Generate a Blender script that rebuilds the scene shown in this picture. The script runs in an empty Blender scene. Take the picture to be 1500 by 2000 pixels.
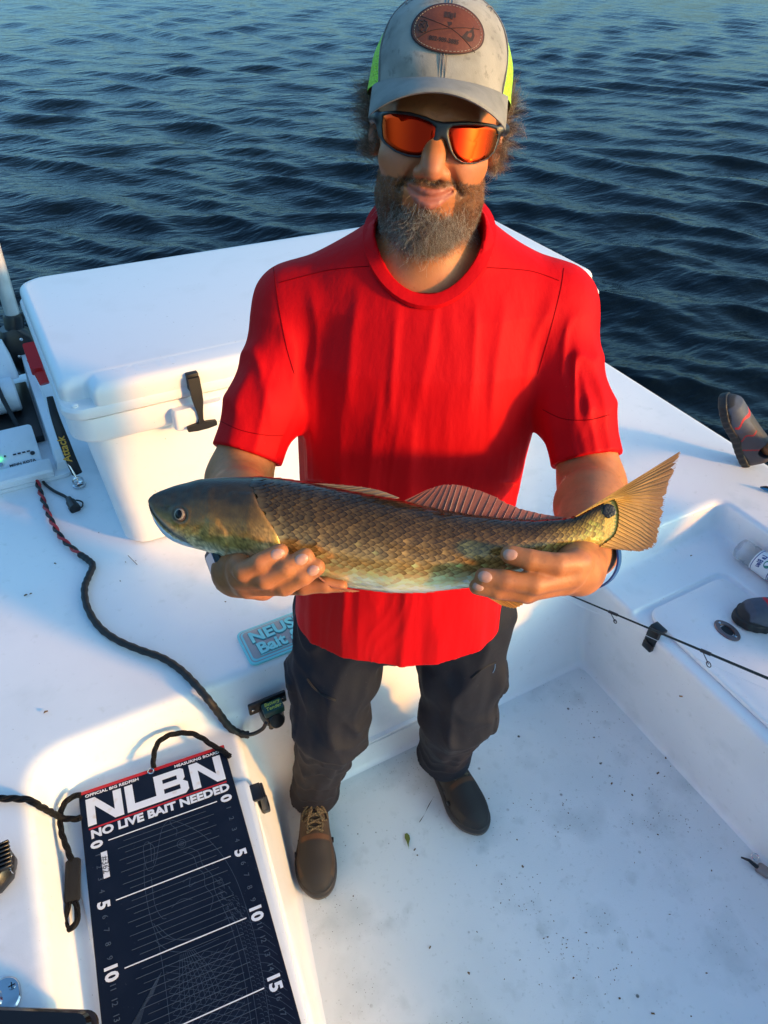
import bpy, bmesh, math, random
import numpy as np
from mathutils import Vector, Matrix

# ---------------------------------------------------------------- camera, sky, sun, exposure
S = bpy.context.scene
COL = S.collection
FPX, PITCH, ROLL, YAW, CAMH = 1400.0, math.radians(40), math.radians(2.0), math.radians(30), 1.85

def cam_axes(yaw):
    F = np.array([math.sin(yaw)*math.cos(PITCH), math.cos(yaw)*math.cos(PITCH), -math.sin(PITCH)])
    R0 = np.array([math.cos(yaw), -math.sin(yaw), 0.0]); U0 = np.cross(R0, F)
    R = R0*math.cos(ROLL) + U0*math.sin(ROLL); U = -R0*math.sin(ROLL) + U0*math.cos(ROLL)
    return F, R, U
FB, RB, UB = cam_axes(YAW)          # boat (world) frame
FV, RV, UV = cam_axes(0.0)          # frame turned to face the lens: x right, y away, z up
CC = np.array([0, 0, CAMH])
def P(px, py, z):                   # a photo pixel traced to the level plane z, in boat coordinates
    d = FB*FPX + RB*(px-750) - UB*(py-1000)
    return CC + d*((z-CAMH)/d[2])
def PX(px, py, ax, val):            # the same to the plane x = val or y = val
    d = FB*FPX + RB*(px-750) - UB*(py-1000)
    return CC + d*((val-CC[ax])/d[ax])
def D(px, py, dep):                 # pixel at a given distance, in the turned frame
    return CC + (FV*FPX + RV*(px-750) - UV*(py-1000))*(dep/FPX)
def J(px, py, y):
    d = FV*FPX + RV*(px-750) - UV*(py-1000)
    return CC + d*(y/d[1])

cam = bpy.data.cameras.new('camera'); camo = bpy.data.objects.new('camera', cam); COL.objects.link(camo)
M = Matrix(((RB[0], UB[0], -FB[0], 0), (RB[1], UB[1], -FB[1], 0), (RB[2], UB[2], -FB[2], CAMH), (0, 0, 0, 1)))
camo.matrix_world = M
cam.sensor_fit = 'VERTICAL'; cam.sensor_height = 24.0; cam.lens = 24.0*FPX/2000.0
cam.clip_start = 0.05; cam.clip_end = 3000
S.camera = camo

SUN_EL, SUN_AZ = math.radians(12.0), math.radians(143)     # azimuth clockwise from +Y
w = bpy.data.worlds.new('World'); S.world = w; w.use_nodes = True
nt = w.node_tree; bg = nt.nodes['Background']
sky = nt.nodes.new('ShaderNodeTexSky'); sky.sky_type = 'NISHITA'; sky.sun_disc = False
sky.sun_elevation = SUN_EL; sky.sun_rotation = SUN_AZ; sky.altitude = 0; sky.air_density = 1.0; sky.dust_density = 3.2; sky.ozone_density = 2.0
tint = nt.nodes.new('ShaderNodeMix'); tint.data_type = 'RGBA'; tint.blend_type = 'MULTIPLY'; tint.inputs[0].default_value = 1.0
tint.inputs[7].default_value = (0.60, 0.96, 1.16, 1)
nt.links.new(sky.outputs[0], tint.inputs[6]); nt.links.new(tint.outputs[2], bg.inputs[0]); bg.inputs[1].default_value = 0.15
sun = bpy.data.lights.new('sun', 'SUN'); sun.energy = 2.1; sun.angle = math.radians(5); sun.color = (1.0, 0.42, 0.05)
suno = bpy.data.objects.new('sun', sun); COL.objects.link(suno)
sd = Vector((math.sin(SUN_AZ)*math.cos(SUN_EL), math.cos(SUN_AZ)*math.cos(SUN_EL), math.sin(SUN_EL)))
suno.rotation_euler = sd.to_track_quat('Z', 'Y').to_euler(); suno.location = sd*20
S.view_settings.view_transform = 'Standard'; S.view_settings.look = 'None'
S.view_settings.gamma = 1.0; S.view_settings.use_curve_mapping = False
S.view_settings.exposure = 1.36
S.render.engine = 'CYCLES'
S.cycles.max_bounces = 8; S.cycles.caustics_reflective = False; S.cycles.caustics_refractive = False

# ---------------------------------------------------------------- helpers
rng = np.random.default_rng(7)
def tag(o, label=None, cat=None, group=None, kind=None):
    if label: o['label'] = label
    if cat: o['category'] = cat
    if group: o['group'] = group
    if kind: o['kind'] = kind
    return o
def empty(name, loc=(0, 0, 0), rz=0.0):
    o = bpy.data.objects.new(name, None); COL.objects.link(o); o.location = loc; o.rotation_euler = (0, 0, rz)
    o.empty_display_size = 0.05
    return o
def thing(name, label, cat, loc=(0, 0, 0), rz=0.0, group=None):
    return tag(empty(name, loc, rz), label, cat, group)
def meshobj(name, V, F, m, parent=None, smooth=True, cols=None, mats=None, fmat=None, thick=None):
    V = np.asarray(V, dtype=np.float32)
    me = bpy.data.meshes.new(name)
    if isinstance(F, np.ndarray):
        n, k = F.shape
        me.vertices.add(len(V)); me.vertices.foreach_set('co', V.ravel())
        me.loops.add(n*k); me.loops.foreach_set('vertex_index', F.astype(np.int32).ravel())
        me.polygons.add(n); me.polygons.foreach_set('loop_start', np.arange(0, n*k, k, dtype=np.int32))
        me.update(calc_edges=True)
    else:
        me.from_pydata([tuple(map(float, v)) for v in V], [], [tuple(int(i) for i in f) for f in F])
    me.polygons.foreach_set('use_smooth', np.full(len(me.polygons), bool(smooth)))
    for q in (mats or [m]): me.materials.append(q)
    if fmat is not None: me.polygons.foreach_set('material_index', np.asarray(fmat, dtype=np.int32))
    if cols is not None:
        a = me.color_attributes.new('Col', 'FLOAT_COLOR', 'POINT')
        c = np.ones((len(V), 4), np.float32); c[:, :3] = cols
        a.data.foreach_set('color', c.ravel())
    me.update()
    if smooth and not isinstance(F, np.ndarray) and len(F) < 4000: me.set_sharp_from_angle(angle=math.radians(38))
    o = bpy.data.objects.new(name, me); COL.objects.link(o)
    if parent is not None: o.parent = parent
    return o
class MB:                            # collects simple shapes into one mesh
    def __init__(s): s.v = []; s.f = []; s.n = 0
    def add(s, V, F):
        V = np.asarray(V, float); s.v.append(V); s.f += [tuple(i+s.n for i in f) for f in F]; s.n += len(V); return s
    def build(s, name, m, parent=None, smooth=True, **k):
        return meshobj(name, np.concatenate(s.v), s.f, m, parent, smooth, **k)
def bevbox(x0, x1, y0, y1, z0, z1, r=0.004, seg=2):
    bm = bmesh.new(); bmesh.ops.create_cube(bm, size=1.0)
    for v in bm.verts: v.co = Vector(((x0+x1)/2+v.co.x*(x1-x0), (y0+y1)/2+v.co.y*(y1-y0), (z0+z1)/2+v.co.z*(z1-z0)))
    if r > 0: bmesh.ops.bevel(bm, geom=bm.edges[:], offset=r, segments=seg, affect='EDGES', profile=0.5)
    V = [tuple(v.co) for v in bm.verts]; F = [tuple(v.index for v in f.verts) for f in bm.faces]
    bm.verts.index_update(); F = [tuple(v.index for v in f.verts) for f in bm.faces]
    bm.free(); return V, F
def xf(VF, R=None, t=(0, 0, 0), s=1.0):
    V = np.asarray(VF[0], float)*s
    if R is not None: V = V @ np.asarray(R, float).T
    return V+np.asarray(t, float), VF[1]
def rot(ax, deg):
    return np.array(Matrix.Rotation(math.radians(deg), 3, ax))
def catmull(pts, n=8, closed=False):
    pts = np.asarray(pts, float); out = []; N = len(pts)
    rngs = range(N) if closed else range(N-1)
    for i in rngs:
        g = (lambda k: pts[k % N]) if closed else (lambda k: pts[min(max(k, 0), N-1)])
        a, b, c, d = g(i-1), g(i), g(i+1), g(i+2)
        for t in np.linspace(0, 1, n, endpoint=False):
            out.append(0.5*((2*b)+(-a+c)*t+(2*a-5*b+4*c-d)*t*t+(-a+3*b-3*c+d)*t**3))
    if not closed: out.append(pts[-1])
    return np.array(out)
def tube(pts, r, sides=8, closed=False, flat=1.0, up=(0, 0, 1), cap=True):
    pts = np.asarray(pts, float); n = len(pts); r = np.broadcast_to(np.asarray(r, float), (n,))
    T = np.gradient(pts, axis=0) if not closed else (np.roll(pts, -1, 0)-np.roll(pts, 1, 0))
    T /= np.linalg.norm(T, axis=1)[:, None]+1e-12
    u = np.asarray(up, float); prev = None; V = []
    for i in range(n):
        a = (u if prev is None else prev)
        a = a-T[i]*(a@T[i])
        if np.linalg.norm(a) < 1e-6: a = np.cross(T[i], [1, 0, 0.3])
        a /= np.linalg.norm(a); prev = a; b = np.cross(T[i], a)
        for k in range(sides):
            t = 2*math.pi*k/sides
            V.append(pts[i]+r[i]*(math.cos(t)*a*flat+math.sin(t)*b))
    F = []
    for i in range(n if closed else n-1):
        j = (i+1) % n
        for k in range(sides):
            l = (k+1) % sides; F.append((i*sides+k, i*sides+l, j*sides+l, j*sides+k))
    if cap and not closed:
        F.append(tuple(range(sides-1, -1, -1))); F.append(tuple((n-1)*sides+k for k in range(sides)))
    return V, F
def lathe(prof, n=24, ax=None, t=(0, 0, 0)):
    V = []; F = []
    for (r, z) in prof:
        for k in range(n): V.append((r*math.cos(2*math.pi*k/n), r*math.sin(2*math.pi*k/n), z))
    for i in range(len(prof)-1):
        for k in range(n):
            l = (k+1) % n; F.append((i*n+k, i*n+l, (i+1)*n+l, (i+1)*n+k))
    if prof[0][0] > 1e-5: F.append(tuple(range(n-1, -1, -1)))
    if prof[-1][0] > 1e-5: F.append(tuple((len(prof)-1)*n+k for k in range(n)))
    return xf((V, F), ax, t)
def basis(z, up=(0, 0, 1)):          # columns x, y, z with z along the given axis
    z = np.asarray(z, float); z = z/np.linalg.norm(z); x = np.cross(up, z)
    if np.linalg.norm(x) < 1e-6: x = np.cross((0, 1, 0.01), z)
    x /= np.linalg.norm(x); return np.stack([x, np.cross(z, x), z], 1)
def rrect(x0, x1, y0, y1, r, n=6):
    out = []
    for cx, cy, a in ((x1-r, y0+r, -90), (x1-r, y1-r, 0), (x0+r, y1-r, 90), (x0+r, y0+r, 180)):
        for k in range(n+1):
            t = math.radians(a+90*k/n); out.append((cx+r*math.cos(t), cy+r*math.sin(t)))
    return out
def loft(rings, capb=True, capt=True):   # rings of equal-length 3D loops
    n = len(rings[0]); V = [p for r in rings for p in r]; F = []
    for i in range(len(rings)-1):
        for k in range(n):
            l = (k+1) % n; F.append((i*n+k, i*n+l, (i+1)*n+l, (i+1)*n+k))
    if capb: F.append(tuple(range(n-1, -1, -1)))
    if capt: F.append(tuple((len(rings)-1)*n+k for k in range(n)))
    return V, F
def rrloft(rows, n=6, **k):              # rows: (z, x0, x1, y0, y1, r)
    return loft([[(x, y, z) for x, y in rrect(x0, x1, y0, y1, r, n)] for z, x0, x1, y0, y1, r in rows], **k)
def text_vf(s, size=0.1, bold=0.0, ext=0.001, sx=1.0, shear=0.0, spacing=1.0, align='LEFT', res=3):
    c = bpy.data.curves.new('t', 'FONT'); c.body = s; c.size = size; c.offset = bold; c.extrude = ext; c.shear = shear
    c.space_character = spacing; c.align_x = align; c.resolution_u = res
    o = bpy.data.objects.new('t', c); COL.objects.link(o)
    dg = bpy.context.evaluated_depsgraph_get(); dg.update()
    me = o.evaluated_get(dg).to_mesh()
    V = np.array([v.co[:] for v in me.vertices]).reshape(-1, 3); F = [tuple(p.vertices) for p in me.polygons]
    o.evaluated_get(dg).to_mesh_clear(); bpy.data.objects.remove(o); bpy.data.curves.remove(c)
    V = V*np.array([sx, 1, 1]); return V, F
# value noise, vectorised
def _h(i, j, k, s):
    n = (i.astype(np.int64)*374761393+j.astype(np.int64)*668265263+k.astype(np.int64)*2147483647+s*974711) & 0xffffffff
    n = ((n ^ (n >> 13))*1274126177) & 0xffffffff
    return ((n ^ (n >> 16)) & 0xffff)/65535.0
def vnoise(Q, seed=0):
    Q = np.asarray(Q); f = np.floor(Q); t = Q-f; t = t*t*(3-2*t); f = f.astype(np.int64); r = 0
    for a in (0, 1):
        for b in (0, 1):
            for c in (0, 1):
                wgt = (t[:, 0] if a else 1-t[:, 0])*(t[:, 1] if b else 1-t[:, 1])*(t[:, 2] if c else 1-t[:, 2])
                r = r+wgt*_h(f[:, 0]+a, f[:, 1]+b, f[:, 2]+c, seed)
    return r*2-1
# ---- signed-distance modelling
def _n(v): return np.sqrt((v*v).sum(-1))
class SDF:
    def __init__(s): s.ops = []; s.post = None
    def _add(s, fn, c, R, k, mode): s.ops.append((fn, np.asarray(c, float), R, k, mode)); return s
    def cap(s, a, b, ra, rb=None, k=0.01, mode='u', flat=None):
        a = np.asarray(a, float); b = np.asarray(b, float); rb = ra if rb is None else rb; ab = b-a; L2 = max(ab@ab, 1e-9)
        def fn(Q):
            t = np.clip(((Q-a)@ab)/L2, 0, 1); t = t.astype(np.float32)
            return _n(Q-a-t[:, None]*ab)-(ra+(rb-ra)*t)
        return s._add(fn, (a+b)/2, math.sqrt(L2)/2+max(ra, rb), k, mode)
    def ell(s, c, r, k=0.01, mode='u', B=None):
        c = np.asarray(c, float); r = np.asarray(r, float)
        def fn(Q):
            q = Q-c
            if B is not None: q = q@B
            k0 = _n(q/r); k1 = _n(q/(r*r))+1e-9
            return k0*(k0-1)/k1
        return s._add(fn, c, r.max(), k, mode)
    def fn(s, f, c, R, k=0.01, mode='u'): return s._add(f, c, R, k, mode)
    def path(s, pts, rs, k=0.01, mode='u'):
        for i in range(len(pts)-1): s.cap(pts[i], pts[i+1], rs[i], rs[i+1], k, mode)
        return s
    def __call__(s, Q, c=None, R=None):
        d = np.full(len(Q), 0.5, np.float32)
        for fn, cc, RR, k, mode in s.ops:
            if c is not None and np.linalg.norm(cc-c) > RR+R+k+0.03: continue
            if mode == 'p': d = fn(Q, d); continue
            e = fn(Q)
            if mode == 'h': d = smax(d, -np.maximum(d+k, e), .0015); continue
            if mode == 'u':
                h = np.clip(0.5+0.5*(d-e)/k, 0, 1); d = d*(1-h)+e*h-k*h*(1-h)
            else:
                h = np.clip(0.5-0.5*(d+e)/k, 0, 1); d = d*(1-h)+(-e)*h+k*h*(1-h)
        if s.post is not None: d = s.post(Q, d)
        return d
def nets(sdf, lo, hi, h, slack=1.5):
    lo = np.asarray(lo, float); hi = np.asarray(hi, float); B = 8; G = 4
    nb = np.ceil((hi-lo)/(h*B)).astype(int); nb = ((nb+G-1)//G)*G; n = nb*B
    V = np.full(n, 1.0, np.float32)
    o8 = np.stack(np.meshgrid(*[np.arange(B)]*3, indexing='ij'), -1).reshape(-1, 3)
    og = np.stack(np.meshgrid(*[np.arange(G)]*3, indexing='ij'), -1).reshape(-1, 3)
    for I in range(0, nb[0], G):
        for J_ in range(0, nb[1], G):
            for K in range(0, nb[2], G):
                base = np.array([I, J_, K]); blk = base+og
                cen = (lo+(blk*B+B/2)*h).astype(np.float32)
                cc = lo+(base+G/2)*B*h; RR = G*B*h*0.87
                d = sdf(cen, cc, RR)
                near = np.abs(d) < B*h*0.87*slack
                for b, dd in zip(blk[~near], d[~near]):
                    if dd < 0: V[b[0]*B:b[0]*B+B, b[1]*B:b[1]*B+B, b[2]*B:b[2]*B+B] = -1
                bn = blk[near]
                if len(bn) == 0: continue
                idx = (bn[:, None, :]*B+o8[None]).reshape(-1, 3)
                pts = (lo+idx*h).astype(np.float32)
                V[idx[:, 0], idx[:, 1], idx[:, 2]] = sdf(pts, cc, RR)
    ins = V < 0
    sgn = ins.astype(np.uint8); c = sgn[:-1, :-1, :-1].copy()
    for a in (0, 1):
        for b in (0, 1):
            for e in (0, 1):
                if a+b+e: c += sgn[a:n[0]-1+a, b:n[1]-1+b, e:n[2]-1+e]
    act = np.argwhere((c > 0) & (c < 8)); cid = np.full(c.shape, -1, np.int32); cid[act[:, 0], act[:, 1], act[:, 2]] = np.arange(len(act))
    cor = np.array([(a, b, e) for a in (0, 1) for b in (0, 1) for e in (0, 1)])
    vals = np.stack([V[act[:, 0]+q[0], act[:, 1]+q[1], act[:, 2]+q[2]] for q in cor], 1)
    acc = np.zeros((len(act), 3)); cnt = np.zeros(len(act))
    for i in range(8):
        for j in range(i+1, 8):
            if np.abs(cor[i]-cor[j]).sum() != 1: continue
            va, vb = vals[:, i], vals[:, j]; m = (va < 0) != (vb < 0)
            t = np.where(m, va/(va-vb+1e-12), 0)
            acc += np.where(m[:, None], cor[i]+t[:, None]*(cor[j]-cor[i]), 0); cnt += m
    verts = lo+(act+acc/cnt[:, None])*h
    F = []
    for ax in range(3):
        u, v = (ax+1) % 3, (ax+2) % 3
        s0 = [slice(1, -1)]*3; s1 = [slice(1, -1)]*3
        A = np.moveaxis(ins, ax, 0)
        e = np.argwhere(ins[tuple(slice(0, -1) if q == ax else slice(1, -1) for q in range(3))] != ins[tuple(slice(1, None) if q == ax else slice(1, -1) for q in range(3))])
        e[:, u] += 1; e[:, v] += 1
        e = e[(e[:, ax] < n[ax]-1)]
        du = np.zeros(3, int); du[u] = 1; dv = np.zeros(3, int); dv[v] = 1
        q = [cid[tuple((e-du*a-dv*b).T)] for a, b in ((1, 1), (0, 1), (0, 0), (1, 0))]
        q = np.stack(q, 1); fl = ins[e[:, 0], e[:, 1], e[:, 2]]
        q[~fl] = q[~fl][:, ::-1]; F.append(q)
    F = np.concatenate(F); F = F[(F >= 0).all(1)]
    return verts, F
def poly2(pts):                        # signed distance to a 2D polygon
    pts = np.asarray(pts, float)
    def fn(X, Y):
        d = np.full(len(X), 1e9); s = np.ones(len(X))
        for i in range(len(pts)):
            a = pts[i]; b = pts[i-1]; e = b-a; wx = X-a[0]; wy = Y-a[1]
            t = np.clip((wx*e[0]+wy*e[1])/(e@e+1e-12), 0, 1); bx = wx-e[0]*t; by = wy-e[1]*t
            d = np.minimum(d, bx*bx+by*by)
            c1 = Y >= a[1]; c2 = Y < b[1]; c3 = e[0]*wy > e[1]*wx
            s = np.where((c1 & c2 & c3) | (~c1 & ~c2 & ~c3), -s, s)
        return s*np.sqrt(d)
    return fn
def smax(a, b, k):
    h = np.clip(0.5-0.5*(b-a)/k, 0, 1); return b*(1-h)+a*h+k*h*(1-h)
def smin(a, b, k):
    h = np.clip(0.5+0.5*(b-a)/k, 0, 1); return b*(1-h)+a*h-k*h*(1-h)
def strands(name, roots, dirs, length, m, parent, curl=0.3, rad=0.0002, grav=(0, 0, 0), cols=None, seg=6, seed=1, wave=0.002, lock=None):
    r = np.random.default_rng(seed); n = len(roots); pts = [np.array(roots, float)]; d = np.array(dirs, float)
    d /= _n(d)[:, None]; L = np.broadcast_to(length, (n,))[:, None]/seg
    a = np.cross(d, r.normal(size=(n, 3))); a /= _n(a)[:, None]; ph = r.uniform(0, 6.28, n); fr = r.uniform(.6, 1.5, n)
    bend = r.normal(size=(n, 3))*curl/seg
    if lock is not None:             # hairs of one lock curl together
        u = np.asarray(lock, int); K = u.max()+1; lb = r.normal(size=(K, 3)); la = r.normal(size=(K, 3)); lp = r.uniform(0, 6.28, K); lf = r.uniform(.7, 1.3, K)
        bend = (lb[u]*curl+r.normal(size=(n, 3))*curl*.25)/seg; a = np.cross(d, la[u]+r.normal(size=(n, 3))*.15); a /= _n(a)[:, None]; ph = lp[u]+r.normal(size=n)*.3; fr = lf[u]
    for i in range(seg):
        d = d+bend+np.asarray(grav)/seg; d /= _n(d)[:, None]
        off = a*(np.sin(ph+fr*(i+1))-np.sin(ph+fr*i))[:, None]*wave
        pts.append(pts[-1]+d*L+off)
    Pn = np.stack(pts, 1); T = np.gradient(Pn, axis=1); T /= _n(T)[..., None]+1e-12
    ref = np.cross(T, a[:, None, :]); ref /= _n(ref)[..., None]+1e-9; b2 = np.cross(T, ref)
    tr = np.linspace(1, 0.35, seg+1); rad = np.broadcast_to(rad, (n,))
    V = np.stack([Pn+(ref*math.cos(q)+b2*math.sin(q))*(rad[:, None]*tr[None])[..., None] for q in (0, 2.094, 4.189)], 2)
    V = V.reshape(-1, 3); k = np.arange(n)[:, None, None]*(seg+1)*3+np.arange(seg)[None, :, None]*3; j = np.arange(3)[None, None]
    jn = (j+1) % 3; F = np.stack([k+j, k+jn, k+3+jn, k+3+j], -1).reshape(-1, 4)
    cc = None if cols is None else np.repeat(cols, (seg+1)*3, axis=0)
    return meshobj(name, V, F, m, parent, True, cols=cc)

# ---- materials
def mat(name, col=(.5, .5, .5), rough=.5, metal=0.0, attr=False, var=None, bump=None, spec=None, sss=None, coat=None, trans=None, ior=None, emit=None, sheen=None, alpha=None):
    m = bpy.data.materials.new(name); m.use_nodes = True; t = m.node_tree; b = t.nodes['Principled BSDF']; N = t.nodes.new; L = t.links.new
    b.inputs['Base Color'].default_value = (*col, 1); b.inputs['Roughness'].default_value = rough; b.inputs['Metallic'].default_value = metal
    if spec is not None: b.inputs['Specular IOR Level'].default_value = spec
    if sss: b.inputs['Subsurface Weight'].default_value = sss[0]; b.inputs['Subsurface Radius'].default_value = sss[1]; b.inputs['Subsurface Scale'].default_value = sss[2]
    if coat: b.inputs['Coat Weight'].default_value = coat[0]; b.inputs['Coat Roughness'].default_value = coat[1]
    if trans is not None: b.inputs['Transmission Weight'].default_value = trans
    if ior: b.inputs['IOR'].default_value = ior
    if alpha is not None: b.inputs['Alpha'].default_value = alpha
    if sheen: b.inputs['Sheen Weight'].default_value = sheen
    if emit: b.inputs['Emission Color'].default_value = (*emit[0], 1); b.inputs['Emission Strength'].default_value = emit[1]
    out = None
    if attr:
        a = N('ShaderNodeAttribute'); a.attribute_name = 'Col'; out = a.outputs['Color']
    tc = N('ShaderNodeTexCoord')
    for (sc, lo, hi, c2, amt) in (var or []):      # noise scale, ramp lo/hi, second colour, strength
        n = N('ShaderNodeTexNoise'); n.inputs['Scale'].default_value = sc; n.inputs['Detail'].default_value = 5
        L(tc.outputs['Object'], n.inputs['Vector'])
        mr = N('ShaderNodeMapRange'); mr.inputs[1].default_value = lo; mr.inputs[2].default_value = hi; mr.inputs[4].default_value = amt
        L(n.outputs[0], mr.inputs[0])
        mx = N('ShaderNodeMix'); mx.data_type = 'RGBA'; L(mr.outputs[0], mx.inputs[0])
        if out is None: mx.inputs[6].default_value = (*col, 1)
        else: L(out, mx.inputs[6])
        mx.inputs[7].default_value = (*c2, 1); out = mx.outputs[2]
    if out is not None: L(out, b.inputs['Base Color'])
    nrm = None
    for (kind, sc, strength, dist) in (bump or []):
        if kind == 'noise': n = N('ShaderNodeTexNoise'); n.inputs['Scale'].default_value = sc; n.inputs['Detail'].default_value = 4; o = n.outputs[0]
        elif kind == 'voronoi': n = N('ShaderNodeTexVoronoi'); n.inputs['Scale'].default_value = sc; o = n.outputs[0]
        elif kind == 'weave':
            n = N('ShaderNodeTexWave'); n.inputs['Scale'].default_value = sc; n.inputs['Distortion'].default_value = 0.4; o = n.outputs[1]
        L(tc.outputs['Object'], n.inputs['Vector'])
        bp = N('ShaderNodeBump'); bp.inputs['Strength'].default_value = strength; bp.inputs['Distance'].default_value = dist
        L(o, bp.inputs['Height'])
        if nrm is not None: L(nrm, bp.inputs['Normal'])
        nrm = bp.outputs[0]
    if nrm is not None: L(nrm, b.inputs['Normal'])
    return m
def lerp(a, b, t): return np.asarray(a)*(1-t)[:, None]+np.asarray(b)*t[:, None]
def sst(x, a, b): t = np.clip((x-a)/(b-a), 0, 1); return t*t*(3-2*t)
# ---------------------------------------------------------------- water
WZ = -0.12
def build_water():
    th = np.concatenate([np.arange(-70, 70, 0.32), np.arange(70, 290, 2.5)]); th = np.radians(th)+YAW
    r = np.concatenate([[0.8], 1.6*np.exp(np.arange(0, 5.6, 0.0082)), [600, 1200, 2500]])
    T, Rr = np.meshgrid(th, r); X = Rr*np.sin(T); Y = Rr*np.cos(T)
    g = np.random.default_rng(11); Z = np.zeros_like(X); DX = np.zeros_like(X); DY = np.zeros_like(X)
    sp = Rr*0.0082
    for i in range(110):
        lam = 0.06*(1.0/0.06)**g.random(); az = YAW+math.radians(180+18+g.normal()*24)
        kx, ky = math.sin(az)*2*math.pi/lam, math.cos(az)*2*math.pi/lam
        amp = 0.0056*lam**0.90*(0.6+0.8*g.random())
        if lam < 0.35: amp *= 0.8
        ph = g.random()*6.28; fade = np.clip((lam/sp-2.5)/2.5, 0, 1)
        q = kx*X+ky*Y+ph; gust = 1+0.45*np.sin(X*g.normal()*.6+Y*g.normal()*.6+g.random()*6)
        Z += amp*fade*gust*np.cos(q)
        DX -= amp*fade*gust*math.sin(az)*np.sin(q)*0.9; DY -= amp*fade*gust*math.cos(az)*np.sin(q)*0.9
    V = np.stack([X+DX, Y+DY, WZ+Z], -1).reshape(-1, 3)
    nr, nc = X.shape; i, j = np.meshgrid(np.arange(nr-1), np.arange(nc), indexing='ij'); jn = (j+1) % nc
    F = np.stack([i*nc+j, i*nc+jn, (i+1)*nc+jn, (i+1)*nc+j], -1).reshape(-1, 4)[:, ::-1]
    m = mat('water', (0.002, 0.005, 0.009), 0.06, ior=1.33, spec=.17, var=[(0.25, .35, .75, (0.004, 0.008, 0.009), 1.0)],
            bump=[('noise', 3.0, 0.45, 0.05), ('noise', 8.0, 0.65, 0.020), ('noise', 24.0, 0.45, 0.007)])
    t = m.node_tree                      # stretch the ripples across the wind
    tc = [n for n in t.nodes if n.type == 'TEX_COORD'][0]
    mp = t.nodes.new('ShaderNodeMapping'); mp.inputs['Rotation'].default_value = (0, 0, YAW-math.radians(-2)); mp.inputs['Scale'].default_value = (0.42, 1.3, 1)
    for l in list(t.links):
        if l.from_node == tc: to = l.to_socket; t.links.remove(l); t.links.new(mp.outputs[0], to)
    t.links.new(tc.outputs['Object'], mp.inputs[0])
    o = meshobj('water', V, F, m); tag(o, 'dark blue rippled river water around the boat', kind='structure')
build_water()

# ---------------------------------------------------------------- boat
gel = mat('gelcoat', (0.84, 0.85, 0.86), 0.32, var=[(1.6, .42, .7, (0.66, 0.70, 0.73), .7), (9, .58, .72, (0.62, 0.66, 0.67), .4), (40, .62, .78, (0.60, 0.62, 0.60), .45), (160, .70, .76, (0.30, 0.29, 0.26), .55)],
          bump=[('noise', 350, 0.10, 0.001), ('noise', 14, 0.06, 0.004)], spec=.45)
def floor_mat():
    m = mat('nonskid_floor', (0.76, 0.79, 0.80), 0.42, var=[(2.2, .42, .75, (0.62, 0.68, 0.70), .9), (5, .52, .70, (0.42, 0.48, 0.49), .55), (17, .60, .78, (0.30, 0.34, 0.32), .3), (95, .62, .76, (0.30, 0.34, 0.31), .3)],
            bump=[('noise', 420, 0.25, 0.0012)], spec=.4)
    t = m.node_tree; b = t.nodes['Principled BSDF']; N = t.nodes.new; L = t.links.new
    src = b.inputs['Base Color'].links[0].from_socket; tc = [n for n in t.nodes if n.type == 'TEX_COORD'][0]
    for sc, th, cl, pw in ((26, .10, 2.1, .50), (70, .13, 3.0, .54), (170, .16, 5.0, .53)):     # grit, denser in patches
        v = N('ShaderNodeTexVoronoi'); v.inputs['Scale'].default_value = sc; v.inputs['Randomness'].default_value = 1; L(tc.outputs['Object'], v.inputs['Vector'])
        n = N('ShaderNodeTexNoise'); n.inputs['Scale'].default_value = cl; n.inputs['Detail'].default_value = 3; L(tc.outputs['Object'], n.inputs['Vector'])
        lt = N('ShaderNodeMapRange'); lt.inputs[1].default_value = th*1.25; lt.inputs[2].default_value = th*.7; L(v.outputs['Distance'], lt.inputs[0])
        g = N('ShaderNodeMapRange'); g.inputs[1].default_value = pw; g.inputs[2].default_value = pw+.08; L(n.outputs[0], g.inputs[0])
        sep = N('ShaderNodeSeparateColor'); L(v.outputs['Color'], sep.inputs[0])
        g2 = N('ShaderNodeMath'); g2.operation = 'GREATER_THAN'; g2.inputs[1].default_value = .72; L(sep.outputs[0], g2.inputs[0])
        a = N('ShaderNodeMath'); a.operation = 'MULTIPLY'; L(lt.outputs[0], a.inputs[0]); L(g.outputs[0], a.inputs[1])
        a2 = N('ShaderNodeMath'); a2.operation = 'MULTIPLY'; L(a.outputs[0], a2.inputs[0]); L(g2.outputs[0], a2.inputs[1])
        mx = N('ShaderNodeMix'); mx.data_type = 'RGBA'; L(a2.outputs[0], mx.inputs[0]); L(src, mx.inputs[6]); mx.inputs[7].default_value = (.07, .065, .05, 1); src = mx.outputs[2]
    L(src, b.inputs['Base Color']); return m
gelfloor = floor_mat()
blackp = mat('black_plastic', (0.007, 0.0075, 0.009), 0.35, bump=[('noise', 300, .1, .0005)])
rubber = mat('black_rubber', (0.009, 0.009, 0.010), 0.55, bump=[('noise', 200, .15, .0006)])
steel = mat('stainless_steel', (0.62, 0.62, 0.63), 0.18, metal=1.0, bump=[('noise', 60, .05, .001)])
whitep = mat('white_plastic', (0.78, 0.80, 0.83), 0.38, var=[(12, .5, .8, (0.62, 0.64, 0.66), .5)], bump=[('noise', 250, .08, .0005)])

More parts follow.
